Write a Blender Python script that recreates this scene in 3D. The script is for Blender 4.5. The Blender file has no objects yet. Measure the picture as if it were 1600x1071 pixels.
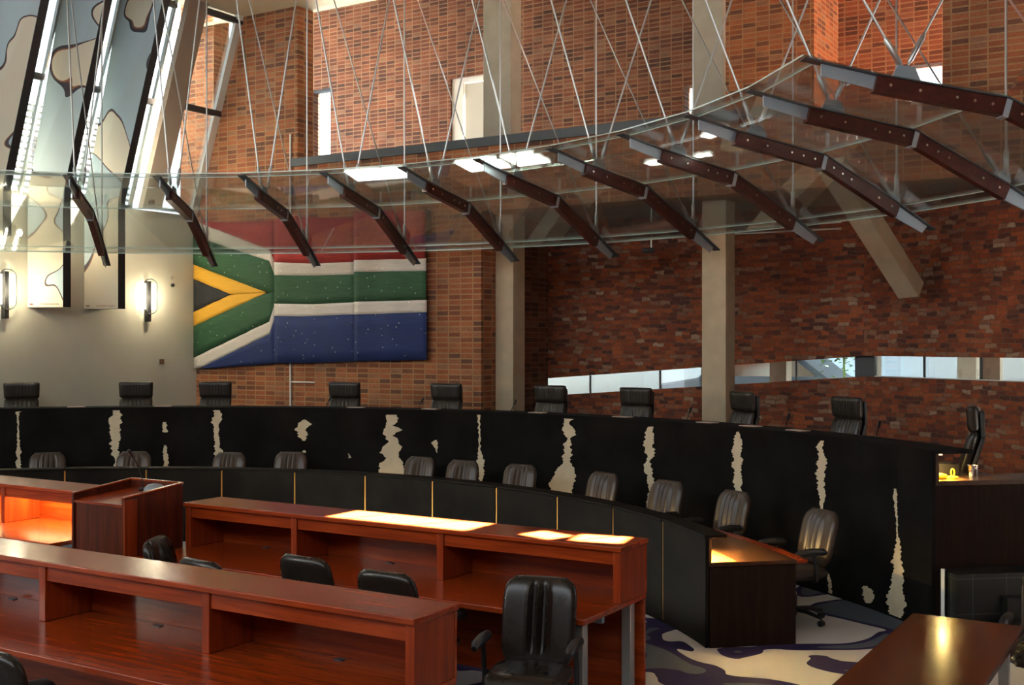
import bpy, bmesh, math, random
from mathutils import Vector, Matrix
random.seed(7)
C = bpy.context.scene
COL = C.collection
PI = math.pi
R_ = math.radians

# ------------------------------------------------------------------ camera, sky, sun, exposure
EYE = 2.55
YAW = R_(31.57)                       # camera turned left of the room's long axis
cd = bpy.data.cameras.new('camera'); cam = bpy.data.objects.new('camera', cd); COL.objects.link(cam)
cd.lens = 40.5; cd.sensor_width = 36; cd.clip_end = 200; cd.clip_start = 0.05
cam.location = (0, 0, EYE); cam.rotation_euler = (PI/2, 0, YAW)
C.camera = cam

w = bpy.data.worlds.new('sky'); C.world = w; w.use_nodes = True
bg = w.node_tree.nodes['Background']
bg.inputs[0].default_value = (0.86, 0.94, 1.0, 1); bg.inputs[1].default_value = 1.7

SUN_DIR = Vector((0.04, 0.46, 0.887)).normalized()
sl = bpy.data.lights.new('sun', 'SUN'); so = bpy.data.objects.new('sun', sl); COL.objects.link(so)
sl.energy = 220; sl.angle = R_(0.6); sl.color = (1, 0.95, 0.86)
so.rotation_euler = SUN_DIR.to_track_quat('Z', 'Y').to_euler()
so.location = (0, 10, 14)

C.view_settings.view_transform = 'Standard'; C.view_settings.look = 'None'
C.view_settings.gamma = 1; C.view_settings.use_curve_mapping = False
C.view_settings.exposure = 1.45
C.cycles.max_bounces = 10; C.cycles.transparent_max_bounces = 24; C.cycles.diffuse_bounces = 5
C.cycles.glossy_bounces = 4; C.cycles.use_denoising = True
C.cycles.sample_clamp_indirect = 6; C.cycles.caustics_reflective = False; C.cycles.caustics_refractive = False

# ------------------------------------------------------------------ measuring helpers (photo pixel -> room point)
F, HX, HY = 1800.0, 800.0, 535.5
CS, SN = math.cos(YAW), math.sin(YAW)
def ray(px, py):
    t = (px-HX)/F
    return CS*t-SN, SN*t+CS, (HY-py)/F
def on_v(px, py, v):
    a, b, c = ray(px, py); k = v/b
    return Vector((a*k, v, EYE+c*k))
def on_u(px, py, u):
    a, b, c = ray(px, py); k = u/a
    return Vector((u, b*k, EYE+c*k))
def on_z(px, py, z):
    a, b, c = ray(px, py); k = (z-EYE)/c
    return Vector((a*k, b*k, z))
CU, CV = -8.351, 4.712                # common centre of the two curved benches and the canopy
def pol(Rr, ph, z=0):
    return Vector((CU+Rr*math.sin(ph), CV+Rr*math.cos(ph), z))
def phi_px(px, Rr):                   # angle on a bench circle seen under pixel column px (far side of the circle)
    a, b, _ = ray(px, HY)
    n = math.hypot(a, b); a /= n; b /= n
    p = a*CU+b*CV; q = p*p-(CU*CU+CV*CV-Rr*Rr)
    k = p+math.sqrt(max(q, 0))
    return math.atan2(a*k-CU, b*k-CV), k*CS*1.0/ n*n
def on_arc(px, py, Rr):
    a, b, c = ray(px, py)
    A = a*a+b*b; p = (a*CU+b*CV)/A; q = p*p-(CU*CU+CV*CV-Rr*Rr)/A
    k = p+math.sqrt(max(q, 0))
    return math.atan2(a*k-CU, b*k-CV), EYE+c*k

# ------------------------------------------------------------------ mesh helpers
class MB:
    def __init__(s): s.bm = bmesh.new(); s.mi = 0
    def face(s, pts):
        f = s.bm.faces.new([s.bm.verts.new(p) for p in pts]); f.material_index = s.mi; return f
    def box(s, x0, x1, y0, y1, z0, z1):
        return s.hexa([(x0,y0,z0),(x1,y0,z0),(x1,y1,z0),(x0,y1,z0),(x0,y0,z1),(x1,y0,z1),(x1,y1,z1),(x0,y1,z1)])
    def hexa(s, p):
        v = [s.bm.verts.new(q) for q in p]
        for q in ((3,2,1,0),(4,5,6,7),(0,1,5,4),(1,2,6,5),(2,3,7,6),(3,0,4,7)):
            f = s.bm.faces.new([v[i] for i in q]); f.material_index = s.mi
        return s
    def obox(s, c, sx, sy, sz, rz=0, rx=0, ry=0):
        M = Matrix.Translation(c) @ Matrix.Rotation(rz,4,'Z') @ Matrix.Rotation(ry,4,'Y') @ Matrix.Rotation(rx,4,'X')
        a, b, d = sx/2, sy/2, sz/2
        return s.hexa([M @ Vector(q) for q in ((-a,-b,-d),(a,-b,-d),(a,b,-d),(-a,b,-d),(-a,-b,d),(a,-b,d),(a,b,d),(-a,b,d))])
    def bar(s, p0, p1, wx, wz, up=(0,0,1)):       # rectangular bar from p0 to p1
        p0 = Vector(p0); p1 = Vector(p1); d = (p1-p0).normalized(); up = Vector(up)
        sd = d.cross(up).normalized(); u2 = sd.cross(d).normalized()
        q = []
        for p in (p0, p1):
            q += [p-sd*wx/2-u2*wz/2, p+sd*wx/2-u2*wz/2, p+sd*wx/2+u2*wz/2, p-sd*wx/2+u2*wz/2]
        return s.hexa(q)
    def prism(s, poly, off):                      # planar polygon (3D points) extruded by vector off
        off = Vector(off); n = len(poly)
        a = [s.bm.verts.new(Vector(p)) for p in poly]; b = [s.bm.verts.new(Vector(p)+off) for p in poly]
        fs = [s.bm.faces.new(a), s.bm.faces.new(b[::-1])]
        for i in range(n): fs.append(s.bm.faces.new([a[i], b[i], b[(i+1)%n], a[(i+1)%n]]))
        for f in fs: f.material_index = s.mi
        return s
    def tube(s, pts, r, n=8, closed=False, caps=True):
        pts = [Vector(p) for p in pts]; rings = []
        m = len(pts); rr = r if isinstance(r, (list, tuple)) else [r]*m
        prev = None
        for i, p in enumerate(pts):
            d = (pts[(i+1) % m]-pts[i-1]) if (closed or 0 < i < m-1) else (pts[1]-pts[0] if i == 0 else pts[-1]-pts[-2])
            d.normalize()
            if prev is None:
                a = d.orthogonal().normalized()
            else:
                a = (prev-d*prev.dot(d)).normalized()
            prev = a; b = d.cross(a)
            rings.append([s.bm.verts.new(p+(a*math.cos(2*PI*k/n)+b*math.sin(2*PI*k/n))*rr[i]) for k in range(n)])
        for i in range(m if closed else m-1):
            A, B_ = rings[i], rings[(i+1) % m]
            for k in range(n):
                f = s.bm.faces.new([A[k], A[(k+1)%n], B_[(k+1)%n], B_[k]]); f.material_index = s.mi
        if caps and not closed:
            for rg in (rings[0][::-1], rings[-1]):
                f = s.bm.faces.new(rg); f.material_index = s.mi
        return s
    def lathe(s, prof, c=(0,0,0), n=20):          # prof: (r, z)
        c = Vector(c); rings = []
        for r, z in prof:
            rings.append([s.bm.verts.new(c+Vector((max(r,1e-4)*math.cos(2*PI*k/n), max(r,1e-4)*math.sin(2*PI*k/n), z))) for k in range(n)])
        for A, B_ in zip(rings, rings[1:]):
            for k in range(n):
                f = s.bm.faces.new([A[k], A[(k+1)%n], B_[(k+1)%n], B_[k]]); f.material_index = s.mi
        for rg in (rings[0][::-1], rings[-1]):
            f = s.bm.faces.new(rg); f.material_index = s.mi
        return s
    def arc(s, R0, R1, z0, z1, a0, a1, n=None):   # curved slab about the benches' centre
        n = n or max(2, int(abs(a1-a0)/R_(1.5)))
        q = []
        for i in range(n+1):
            a = a0+(a1-a0)*i/n
            q.append([s.bm.verts.new(pol(r, a, z)) for r, z in ((R0,z0),(R1,z0),(R1,z1),(R0,z1))])
        for A, B_ in zip(q, q[1:]):
            for k in range(4):
                f = s.bm.faces.new([A[k], A[(k+1)%4], B_[(k+1)%4], B_[k]]); f.material_index = s.mi
        for rg in (q[0][::-1], q[-1]):
            f = s.bm.faces.new(rg); f.material_index = s.mi
        return s
    def grid(s, fn, nu, nv):
        V = [[s.bm.verts.new(fn(i/nu, j/nv)) for j in range(nv+1)] for i in range(nu+1)]
        for i in range(nu):
            for j in range(nv):
                f = s.bm.faces.new([V[i][j], V[i+1][j], V[i+1][j+1], V[i][j+1]]); f.material_index = s.mi
        return s

def root_of(o):
    loc = Vector(o.location)
    while o.parent: o = o.parent; loc += Vector(o.location)
    return loc
def obj(name, b, mats, parent=None, bevel=0, smooth=True, local=False, weld=False):
    bm = b.bm
    if weld: bmesh.ops.remove_doubles(bm, verts=bm.verts, dist=1e-4)
    bmesh.ops.recalc_face_normals(bm, faces=bm.faces)
    org = Vector((0,0,0))
    if not local:
        if parent: org = root_of(parent)
        else:
            xs = [v.co.x for v in bm.verts]; ys = [v.co.y for v in bm.verts]; zs = [v.co.z for v in bm.verts]
            org = Vector(((min(xs)+max(xs))/2, (min(ys)+max(ys))/2, min(zs)))
        for v in bm.verts: v.co -= org
    me = bpy.data.meshes.new(name); bm.to_mesh(me); bm.free()
    for m in (mats if isinstance(mats, (list, tuple)) else [mats]): me.materials.append(m)
    if smooth:
        me.shade_smooth(); me.set_sharp_from_angle(angle=R_(38))
    o = bpy.data.objects.new(name, me); COL.objects.link(o)
    if parent: o.parent = parent
    elif not local: o.location = org
    if bevel:
        md = o.modifiers.new('bevel', 'BEVEL'); md.width = bevel; md.segments = 2; md.limit_method = 'ANGLE'
    return o
def tag(o, label, cat, group=None, kind=None):
    o['label'] = label; o['category'] = cat
    if group: o['group'] = group
    if kind: o['kind'] = kind
    return o
def thing(name, label, cat, loc=(0,0,0), rz=0, group=None):
    o = bpy.data.objects.new(name, None); COL.objects.link(o); o.empty_display_size = 0.1
    o.location = loc; o.rotation_euler = (0,0,rz)
    return tag(o, label, cat, group)
def struct(name, b, mats, parent=None, label=None, **k):
    o = obj(name, b, mats, parent, **k)
    if not parent: o['kind'] = 'structure'
    if label: o['label'] = label
    return o
def dup(root, loc, rz, label=None, group=None):
    r = root.copy(); COL.objects.link(r); r.location = loc; r.rotation_euler = (0,0,rz)
    if label: r['label'] = label
    if group: r['group'] = group
    for ch in list(root.children):
        c = ch.copy(); COL.objects.link(c); c.parent = r
        for g in ch.children:
            d = g.copy(); COL.objects.link(d); d.parent = c
    return r

# ------------------------------------------------------------------ materials
def mat(name, col=(0.5,0.5,0.5), rough=0.5, metal=0, spec=0.5, emis=None, estr=0, coat=0, sheen=0):
    m = bpy.data.materials.new(name); m.use_nodes = True
    p = m.node_tree.nodes['Principled BSDF']
    p.inputs['Base Color'].default_value = (*col, 1); p.inputs['Roughness'].default_value = rough
    p.inputs['Metallic'].default_value = metal; p.inputs['Specular IOR Level'].default_value = spec
    p.inputs['Coat Weight'].default_value = coat; p.inputs['Coat Roughness'].default_value = 0.12
    if sheen: p.inputs['Sheen Weight'].default_value = sheen
    if emis:
        p.inputs['Emission Color'].default_value = (*emis, 1); p.inputs['Emission Strength'].default_value = estr
    return m
class NT:
    def __init__(s, m): s.t = m.node_tree; s.p = s.t.nodes.get('Principled BSDF')
    def n(s, typ, ins=None, **props):
        nd = s.t.nodes.new(typ)
        for k, v in props.items(): setattr(nd, k, v)
        for k, v in (ins or {}).items():
            if hasattr(v, 'links'): s.t.links.new(v, nd.inputs[k])
            else: nd.inputs[k].default_value = v
        return nd
    def math(s, op, a, b=0.0, c=None):
        ins = {0: a, 1: b}
        if c is not None: ins[2] = c
        return s.n('ShaderNodeMath', ins, operation=op).outputs[0]
    def mix(s, fac, a, b, blend='MIX'):
        nd = s.n('ShaderNodeMix', data_type='RGBA', blend_type=blend)
        for k, v in ((0, fac), (6, a), (7, b)):
            if hasattr(v, 'links'): s.t.links.new(v, nd.inputs[k])
            else: nd.inputs[k].default_value = v
        return nd.outputs[2]
    def ramp(s, fac, stops, interp='LINEAR'):
        nd = s.n('ShaderNodeValToRGB', {0: fac}); r = nd.color_ramp; r.interpolation = interp
        while len(r.elements) < len(stops): r.elements.new(0.5)
        for e, (p, c) in zip(r.elements, stops): e.position = p; e.color = (*c, 1)
        return nd.outputs[0]
    def coord(s, scale=(1,1,1), rot=(0,0,0)):
        tc = s.n('ShaderNodeTexCoord')
        return s.n('ShaderNodeMapping', {0: tc.outputs['Object'], 'Scale': scale, 'Rotation': rot}).outputs[0]
    def noise(s, vec, scale, detail=3, rough=0.55, dist=0):
        return s.n('ShaderNodeTexNoise', {'Vector': vec, 'Scale': scale, 'Detail': detail, 'Roughness': rough, 'Distortion': dist})
    def base(s, c): s.t.links.new(c, s.p.inputs['Base Color'])
    def bump(s, h, strength=0.3, dist=0.01):
        b = s.n('ShaderNodeBump', {'Height': h, 'Strength': strength, 'Distance': dist})
        s.t.links.new(b.outputs[0], s.p.inputs['Normal'])

def brick(name, ang=0.0, bw=0.232, bh=0.085, mort=0.012, off=0.0, cols=None, mcol=(0.30,0.17,0.09), rough=0.85, wob=0.0, bias=None):
    m = mat(name, rough=rough, spec=0.2); t = NT(m)
    tc = t.n('ShaderNodeTexCoord'); vec = tc.outputs['Object']
    if wob:
        nz = t.noise(vec, 7, 2); d = t.n('ShaderNodeVectorMath', {0: nz.outputs['Color'], 1: (0.5,0.5,0.5)}, operation='SUBTRACT').outputs[0]
        d = t.n('ShaderNodeVectorMath', {0: d, 'Scale': wob}, operation='SCALE').outputs[0]
        vec = t.n('ShaderNodeVectorMath', {0: vec, 1: d}, operation='ADD').outputs[0]
    sp = t.n('ShaderNodeSeparateXYZ', {0: vec})
    ca, sa = (1.0, 1.0) if ang == 0 else (math.cos(ang), math.sin(ang))
    s = t.math('ADD', t.math('MULTIPLY', sp.outputs[0], ca), t.math('MULTIPLY', sp.outputs[1], sa))
    zz = t.math('DIVIDE', sp.outputs[2], bh); row = t.math('FLOOR', zz)
    xx = t.math('ADD', t.math('DIVIDE', s, bw), t.math('MULTIPLY', row, off))
    if wob:   # rubble: every course has its own brick length
        rn = t.n('ShaderNodeTexWhiteNoise', {'W': row}, noise_dimensions='1D').outputs[0]
        xx = t.math('MULTIPLY', xx, t.math('ADD', t.math('MULTIPLY', rn, 0.5), 0.75))
    cel = t.math('FLOOR', xx)
    cv = t.n('ShaderNodeCombineXYZ', {0: cel, 1: row, 2: 0.37})
    wn = t.n('ShaderNodeTexWhiteNoise', {'Vector': cv.outputs[0]}, noise_dimensions='3D')
    c = t.ramp(wn.outputs[0], cols)
    fx = t.math('FRACT', xx); fz = t.math('FRACT', zz)
    ex = t.math('MULTIPLY', t.math('MINIMUM', fx, t.math('SUBTRACT', 1.0, fx)), bw)
    ez = t.math('MULTIPLY', t.math('MINIMUM', fz, t.math('SUBTRACT', 1.0, fz)), bh)
    e = t.math('MINIMUM', ex, ez)
    nz2 = t.noise(vec, 24, 4); e2 = t.math('ADD', e, t.math('MULTIPLY', t.math('SUBTRACT', nz2.outputs[0], 0.5), 0.022))
    k = t.n('ShaderNodeMapRange', {0: e2, 1: mort*0.35, 2: mort*0.75}).outputs[0]
    big = t.noise(vec, 1.3, 3); stain = t.ramp(big.outputs[0], [(0.3,(0.72,0.72,0.74)),(0.7,(1.12,1.08,1.02))])
    c = t.mix(0.35, c, t.ramp(nz2.outputs[0], [(0.3,(0.25,0.2,0.18)),(0.7,(1,0.9,0.8))]), 'MULTIPLY')
    c = t.mix(k, (*mcol,1), c)
    c = t.mix(1.0, c, stain, 'MULTIPLY')
    t.base(c); t.bump(k, 0.5, 0.01)
    return m
REDS = [(0.0,(0.15,0.075,0.055)),(0.22,(0.25,0.09,0.05)),(0.5,(0.345,0.120,0.055)),(0.75,(0.41,0.155,0.072)),(1.0,(0.30,0.16,0.10))]
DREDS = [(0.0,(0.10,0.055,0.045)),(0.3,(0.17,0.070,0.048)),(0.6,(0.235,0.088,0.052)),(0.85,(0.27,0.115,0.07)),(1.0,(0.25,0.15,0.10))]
RUBBLE = [(0.0,(0.11,0.052,0.045)),(0.18,(0.20,0.065,0.04)),(0.45,(0.31,0.082,0.038)),(0.7,(0.41,0.118,0.045)),(0.87,(0.28,0.14,0.09)),(0.96,(0.34,0.20,0.13)),(1.0,(0.46,0.34,0.25))]
M = {}
M['brick'] = brick('flag_wall_brick', mort=0.018, cols=REDS, mcol=(0.36,0.205,0.105))
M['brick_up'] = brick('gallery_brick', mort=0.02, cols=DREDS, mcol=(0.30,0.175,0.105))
M['brick_v'] = brick('return_brick', cols=DREDS, mcol=(0.26,0.15,0.09))
M['rubble'] = brick('recycled_brick', off=0.43, bw=0.15, bh=0.062, mort=0.008, cols=RUBBLE, mcol=(0.17,0.095,0.065), wob=0.075)
AWANG = math.atan2(-0.485, 0.875)
M['rubble_a'] = brick('recycled_brick_angled', ang=AWANG, off=0.43, bw=0.15, bh=0.062, mort=0.008, cols=RUBBLE, mcol=(0.17,0.095,0.065), wob=0.075)

def plaster(name, col, var=0.06, rough=0.8, sc=1.2):
    m = mat(name, col, rough, spec=0.25); t = NT(m)
    nz = t.noise(t.coord(), sc, 5)
    t.base(t.ramp(nz.outputs[0], [(0.3, tuple(c*(1-var) for c in col)), (0.7, tuple(min(1,c*(1+var)) for c in col))]))
    n2 = t.noise(t.coord(), 60, 2); t.bump(n2.outputs[0], 0.08, 0.003)
    return m
M['white'] = plaster('white_plaster', (0.60,0.585,0.49))
M['ceiling'] = plaster('ceiling_plaster', (0.46,0.37,0.25))
M['concrete'] = plaster('pale_concrete', (0.50,0.41,0.28), 0.12, 0.75, 3)
M['concrete_up'] = plaster('grey_concrete', (0.34,0.30,0.24), 0.1, 0.75, 3)
M['leancol'] = plaster('brown_grey_concrete', (0.30,0.24,0.19), 0.08)
M['soffit'] = plaster('dark_soffit', (0.22,0.15,0.10), 0.1)
def wood(name, c0, c1, axis='x', rough=0.22, coat=0.35, sc=1.0, spec=0.35):
    m = mat(name, c1, rough, coat=coat, spec=spec); t = NT(m)
    s = {'x':(0.9,14,14),'y':(14,0.9,14),'z':(14,14,0.9)}[axis]
    v = t.coord(tuple(k*sc for k in s))
    n1 = t.noise(v, 1.5, 5, 0.65, 0.4); n2 = t.noise(t.coord(), 0.9, 2)
    f = t.math('ADD', t.math('MULTIPLY', n1.outputs[0], 0.8), t.math('MULTIPLY', n2.outputs[0], 0.2))
    t.base(t.ramp(f, [(0.33,c0),(0.52,tuple((a+b)/2 for a,b in zip(c0,c1))),(0.66,c1)]))
    return m
WD0, WD1 = (0.17,0.019,0.004), (0.38,0.054,0.008)
M['wood_x'] = wood('red_hardwood', WD0, WD1, 'x', 0.25, 0.22, 1.0, 0.28)
M['wood_y'] = wood('red_hardwood_cross', WD0, WD1, 'y')
M['wood_z'] = wood('red_hardwood_upright', WD0, WD1, 'z', 0.3, 0.1)
M['wood_dk'] = wood('dark_red_hardwood', (0.045,0.008,0.004), (0.13,0.024,0.008), 'z', 0.4, 0.05, 1.0, 0.15)
M['wood_side'] = wood('brown_table_wood', (0.05,0.012,0.005), (0.15,0.034,0.010), 'y', 0.2, 0.3)
M['beam'] = wood('canopy_timber', (0.030,0.006,0.004), (0.075,0.016,0.010), 'x', 0.4, 0.1)
M['desk'] = wood('bench_desk_wood', (0.025,0.010,0.005), (0.065,0.026,0.011), 'x', 0.38, 0.08, 1.0, 0.25)
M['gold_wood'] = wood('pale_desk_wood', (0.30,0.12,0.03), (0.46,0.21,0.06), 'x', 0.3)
M['desk_end'] = wood('bench_end_veneer', (0.012,0.006,0.004), (0.024,0.012,0.008), 'z', 0.7, 0.0, 1.0, 0.08)
M['log'] = wood('round_timber', (0.10,0.025,0.012), (0.26,0.07,0.03), 'x', 0.5, 0)
def leather(name, col, rough=0.33):
    m = mat(name, col, rough, spec=0.42); t = NT(m)
    vn = t.n('ShaderNodeTexVoronoi', {'Vector': t.coord(), 'Scale': 260}); n = t.noise(t.coord(), 9, 3)
    h = t.math('ADD', t.math('MULTIPLY', vn.outputs[0], 0.25), n.outputs[0]); t.bump(h, 0.045, 0.003)
    r = t.math('ADD', t.math('MULTIPLY', n.outputs[0], 0.08), rough-0.03); t.t.links.new(r, t.p.inputs['Roughness'])
    return m
M['leather'] = leather('black_leather', (0.018,0.013,0.010), 0.27)
M['leather_b'] = leather('brown_black_leather', (0.050,0.034,0.025), 0.33)
M['leather_j'] = leather('worn_black_leather', (0.022,0.017,0.013), 0.3)
M['plastic'] = mat('black_plastic', (0.012,0.012,0.013), 0.4)
M['fabric'] = mat('dark_fabric', (0.03,0.03,0.03), 0.85)
M['steel'] = mat('galvanised_steel', (0.36,0.43,0.48), 0.45, 0.5)
M['steel_dk'] = mat('dark_steel', (0.07,0.08,0.085), 0.45, 0.5)
M['rod'] = mat('stainless_rod', (0.48,0.48,0.47), 0.3, 0.9)
M['chrome'] = mat('chrome', (0.75,0.75,0.75), 0.15, 1)
M['alu'] = mat('brushed_aluminium', (0.55,0.55,0.52), 0.35, 0.8)
M['black'] = mat('black_paint', (0.01,0.01,0.012), 0.5)
M['darkgrey'] = mat('dark_grey_paint', (0.035,0.04,0.045), 0.5)
M['frame'] = mat('pale_window_frame', (0.75,0.76,0.70), 0.4)
M['frame_grey'] = mat('grey_window_frame', (0.22,0.25,0.23), 0.4)
M['transom'] = mat('dark_transom', (0.05,0.05,0.048), 0.4)
M['door'] = mat('cream_door', (0.52,0.50,0.42), 0.5)
M['paper'] = mat('paper', (0.50,0.38,0.32), 0.7)
M['bolt'] = mat('bolt_head', (0.8,0.72,0.6), 0.25, 0.9)
M['seam_glow'] = mat('seam_glow_strip', (0.55,0.28,0.06), 0.35, 0.8)  # gold colour paints the desk-lamp glow showing between the panels
M['yellow'] = mat('yellow_plastic', (0.85,0.62,0.03), 0.4)
M['tube'] = mat('lit_tube', (1,0.95,0.8), 0.5, emis=(1,0.92,0.68), estr=7)
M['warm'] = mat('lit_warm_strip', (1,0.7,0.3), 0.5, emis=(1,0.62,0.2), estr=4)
M['white_p'] = mat('white_plastic', (0.75,0.73,0.68), 0.4)
M['ext_white'] = mat('pale_render', (0.30,0.33,0.34), 0.8)
M['ext_blue'] = mat('blue_car_paint', (0.10,0.16,0.24), 0.4)
M['ext_green'] = mat('hedge_leaf', (0.16,0.28,0.05), 0.7)
M['ext_ground'] = mat('pale_paving', (0.20,0.22,0.23), 0.8)
M['louvre'] = mat('pale_louvre', (0.16,0.16,0.15), 0.5)

def hide_mat(name, col):
    m = mat(name, col, 0.85, spec=0.12); t = NT(m)
    n = t.noise(t.coord((1,1,0.25)), 60, 3); g = t.noise(t.coord(), 2.2, 3)
    c = t.ramp(g.outputs[0], [(0.35, tuple(k*0.6 for k in col)), (0.75, tuple(k*1.7 for k in col))])
    t.base(c); t.bump(n.outputs[0], 0.35, 0.004)
    return m
M['hide'] = hide_mat('black_cowhide', (0.0060,0.0056,0.0052))
M['hide_w'] = plaster('cream_cowhide', (0.62,0.53,0.37), 0.08, 0.8, 6)
M['bench2'] = hide_mat('black_leather_panel', (0.0080,0.0062,0.0048)); NT(M['bench2']).p.inputs['Roughness'].default_value = 0.55
M['bench2'].node_tree.nodes['Principled BSDF'].inputs['Specular IOR Level'].default_value = 0.07

def glass(name, tint, gl=0.08, dust=0.0, edge=False):
    m = bpy.data.materials.new(name); m.use_nodes = True; t = NT(m); t.t.nodes.remove(t.p)
    out = t.t.nodes['Material Output']
    tr = t.n('ShaderNodeBsdfTransparent', {0: (*tint,1)}).outputs[0]
    g = t.n('ShaderNodeBsdfGlossy', {0: (1,1,1,1), 'Roughness': 0.02}).outputs[0]
    fr = t.n('ShaderNodeFresnel', {0: 1.45}).outputs[0]
    sh = t.n('ShaderNodeMixShader', {0: t.math('MULTIPLY', fr, gl/0.08), 1: tr, 2: g}).outputs[0]
    if dust:
        d1 = t.n('ShaderNodeBsdfDiffuse', {0: (0.85,0.88,0.85,1)}).outputs[0]
        d2 = t.n('ShaderNodeBsdfTranslucent', {0: (0.85,0.88,0.85,1)}).outputs[0]
        dd = t.n('ShaderNodeMixShader', {0: 0.6, 1: d1, 2: d2}).outputs[0]
        nz = t.noise(t.coord(), 1.5, 4)
        f = t.math('MULTIPLY', t.ramp(nz.outputs[0], [(0.3,(0.6,)*3),(0.7,(1.2,)*3)]), dust)
        sh = t.n('ShaderNodeMixShader', {0: f, 1: sh, 2: dd}).outputs[0]
    t.t.links.new(sh, out.inputs[0])
    return m
M['glass'] = glass('window_glass', (0.95,0.98,0.97))
M['canopy_glass'] = glass('canopy_glass', (0.91,0.94,0.925), 0.05, 0.03)
M['glass_edge'] = mat('green_glass_edge', (0.42,0.55,0.48), 0.15, spec=0.8)

def carpet():
    m = mat('carpet', rough=0.95, spec=0.1); t = NT(m)
    v = t.coord((1,1,0)); d = t.noise(v, 0.95, 1.5, 0.45, 1.0)
    f = d.outputs[0]
    c = t.ramp(f, [(0,(0.085,0.10,0.125)),(0.375,(0.085,0.10,0.125)),(0.38,(0.030,0.022,0.07)),(0.46,(0.030,0.022,0.07)),(0.465,(0.52,0.50,0.47))], 'CONSTANT')
    n = t.noise(t.coord(), 300, 2); c = t.mix(0.25, c, n.outputs['Color'], 'MULTIPLY')
    t.base(c); t.bump(n.outputs[0], 0.3, 0.004)
    return m
M['carpet'] = carpet()
def tile():
    m = mat('dark_tile', (0.02,0.022,0.02), 0.3); t = NT(m)
    sp = t.n('ShaderNodeSeparateXYZ', {0: t.coord((3.3,3.3,3.3),(0,0,YAW))}); e = None
    for k in range(3):
        f = t.math('FRACT', t.math('ADD', sp.outputs[k], 0.31)); a = t.math('LESS_THAN', f, 0.03)
        e = a if e is None else t.math('MAXIMUM', e, a)
    t.base(t.mix(e, (0.010,0.011,0.010,1), (0.05,0.055,0.045,1))); return m
M['tile'] = tile()
def art(name, seed):
    m = mat(name, rough=0.6); t = NT(m)
    tc = t.n('ShaderNodeTexCoord'); mp = t.n('ShaderNodeMapping', {0: tc.outputs['Object'], 'Location': (seed*3.1, seed*1.7, seed*2.3), 'Scale': (1.0,1.0,0.85)})
    n = t.noise(mp.outputs[0], 0.95, 0.8, 0.4, 0.7).outputs[0]
    sp = t.n('ShaderNodeSeparateXYZ', {0: tc.outputs['Object']})
    f = t.math('ADD', n, t.math('MULTIPLY', t.math('SUBTRACT', sp.outputs[2], 2.3), 0.045))
    blue, cream, line = (0.40,0.50,0.54), (0.66,0.60,0.47), (0.03,0.02,0.03)
    c = t.ramp(f, [(0,cream),(0.488,(0.25,0.09,0.03)),(0.492,line),(0.502,blue)], 'CONSTANT')
    t.base(c); return m

# ------------------------------------------------------------------ room shell
V1, V2, VL = 15.1, 20.0, 17.2          # flag wall, gallery back wall, lower wall under the gallery
UL, ZB, LEAN = -16.13, 4.9, 0.335       # left wall, height where it starts to lean, lean per metre
ZC = 8.4
def ul(z): return UL+max(0, z-ZB)*LEAN
fl = MB(); fl.box(UL, 6, -3, 17.25, -0.12, 0); struct('floor', fl, M['carpet'], smooth=False)

# flag wall and the bulkhead band of the gallery
U_J = on_v(465, 200, V1).x              # pier edge
U_C1 = on_v(752, 400, V1).x             # right end below the gallery
b = MB()
b.prism([(UL,V1,0),(U_C1,V1,0),(U_C1,V1,4.6),(U_J,V1,4.6),(U_J,V1,5.61),(U_J,V1,ZC),(ul(ZC),V1,ZC),(UL,V1,ZB)], (0,0.4,0))
wall_flag = struct('wall_back', b, M['brick'], smooth=False)
b = MB(); b.box(U_J, 2.2, V1, V1+0.4, 4.6, 5.61); struct('wall_bulkhead', b, M['brick'], smooth=False)
b = MB(); b.box(U_J-0.12, -4.9, V1-0.05, V1+0.45, 5.61, 5.75); struct('trim_1', b, M['darkgrey'], smooth=False)
# gallery: floor slab, back wall with openings, sloping ceiling
b = MB(); b.box(U_J, 2.2, V1+0.4, V2+0.2, 4.6, 4.7); struct('floor_gallery', b, M['soffit'], smooth=False)
oL, oR = on_v(486, 140, V2), on_v(517, 137, V2)
dL, dR = on_v(704, 122, V2), on_v(790, 118, V2)
zo, zd = on_v(505, 138, V2).z, on_v(720, 121, V2).z
b = MB(); ZT = 10.2; uE = on_v(1300, 100, V2).x+6
x_ = -19.5
sA, sB = on_v(1069,134,V2), on_v(1084,134,V2); sC, sD = on_v(1415,104,V2), on_v(1472,104,V2)
for xl, xr, zl, zh in ((oL.x,oR.x,4.7,zo),(dL.x,dR.x,4.7,zd),(sA.x,sB.x,4.7,sA.z),(sC.x,sD.x,sC.z-0.9,sC.z)):
    b.box(x_, xl, V2, V2+0.3, 4.7, ZT); b.box(xl, xr, V2, V2+0.3, zh, ZT)
    if zl > 4.7: b.box(xl, xr, V2, V2+0.3, 4.7, zl)
    x_ = xr
b.box(x_, uE, V2, V2+0.3, 4.7, ZT)
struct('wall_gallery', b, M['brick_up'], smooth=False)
for i_, (xl, xr, zl, zh) in enumerate(((sA.x,sB.x,4.7,sA.z),(sC.x,sD.x,sC.z-0.9,sC.z))): b = MB(); b.box(xl, xr, V2+0.22, V2+0.24, zl, zh); struct('window_%d' % (9+i_), b, M['glass'], smooth=False)
b = MB(); b.box(oL.x, oR.x, V2+0.22, V2+0.24, 4.7, zo); w1 = struct('window_1', b, M['glass'], smooth=False)
b = MB(); b.box(oL.x, oR.x, V2+0.05, V2+0.2, zo-0.06, zo); b.box(oR.x-0.06, oR.x, V2+0.05, V2+0.2, 4.7, zo-0.06); obj('window_frame', b, M['darkgrey'], w1)
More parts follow.
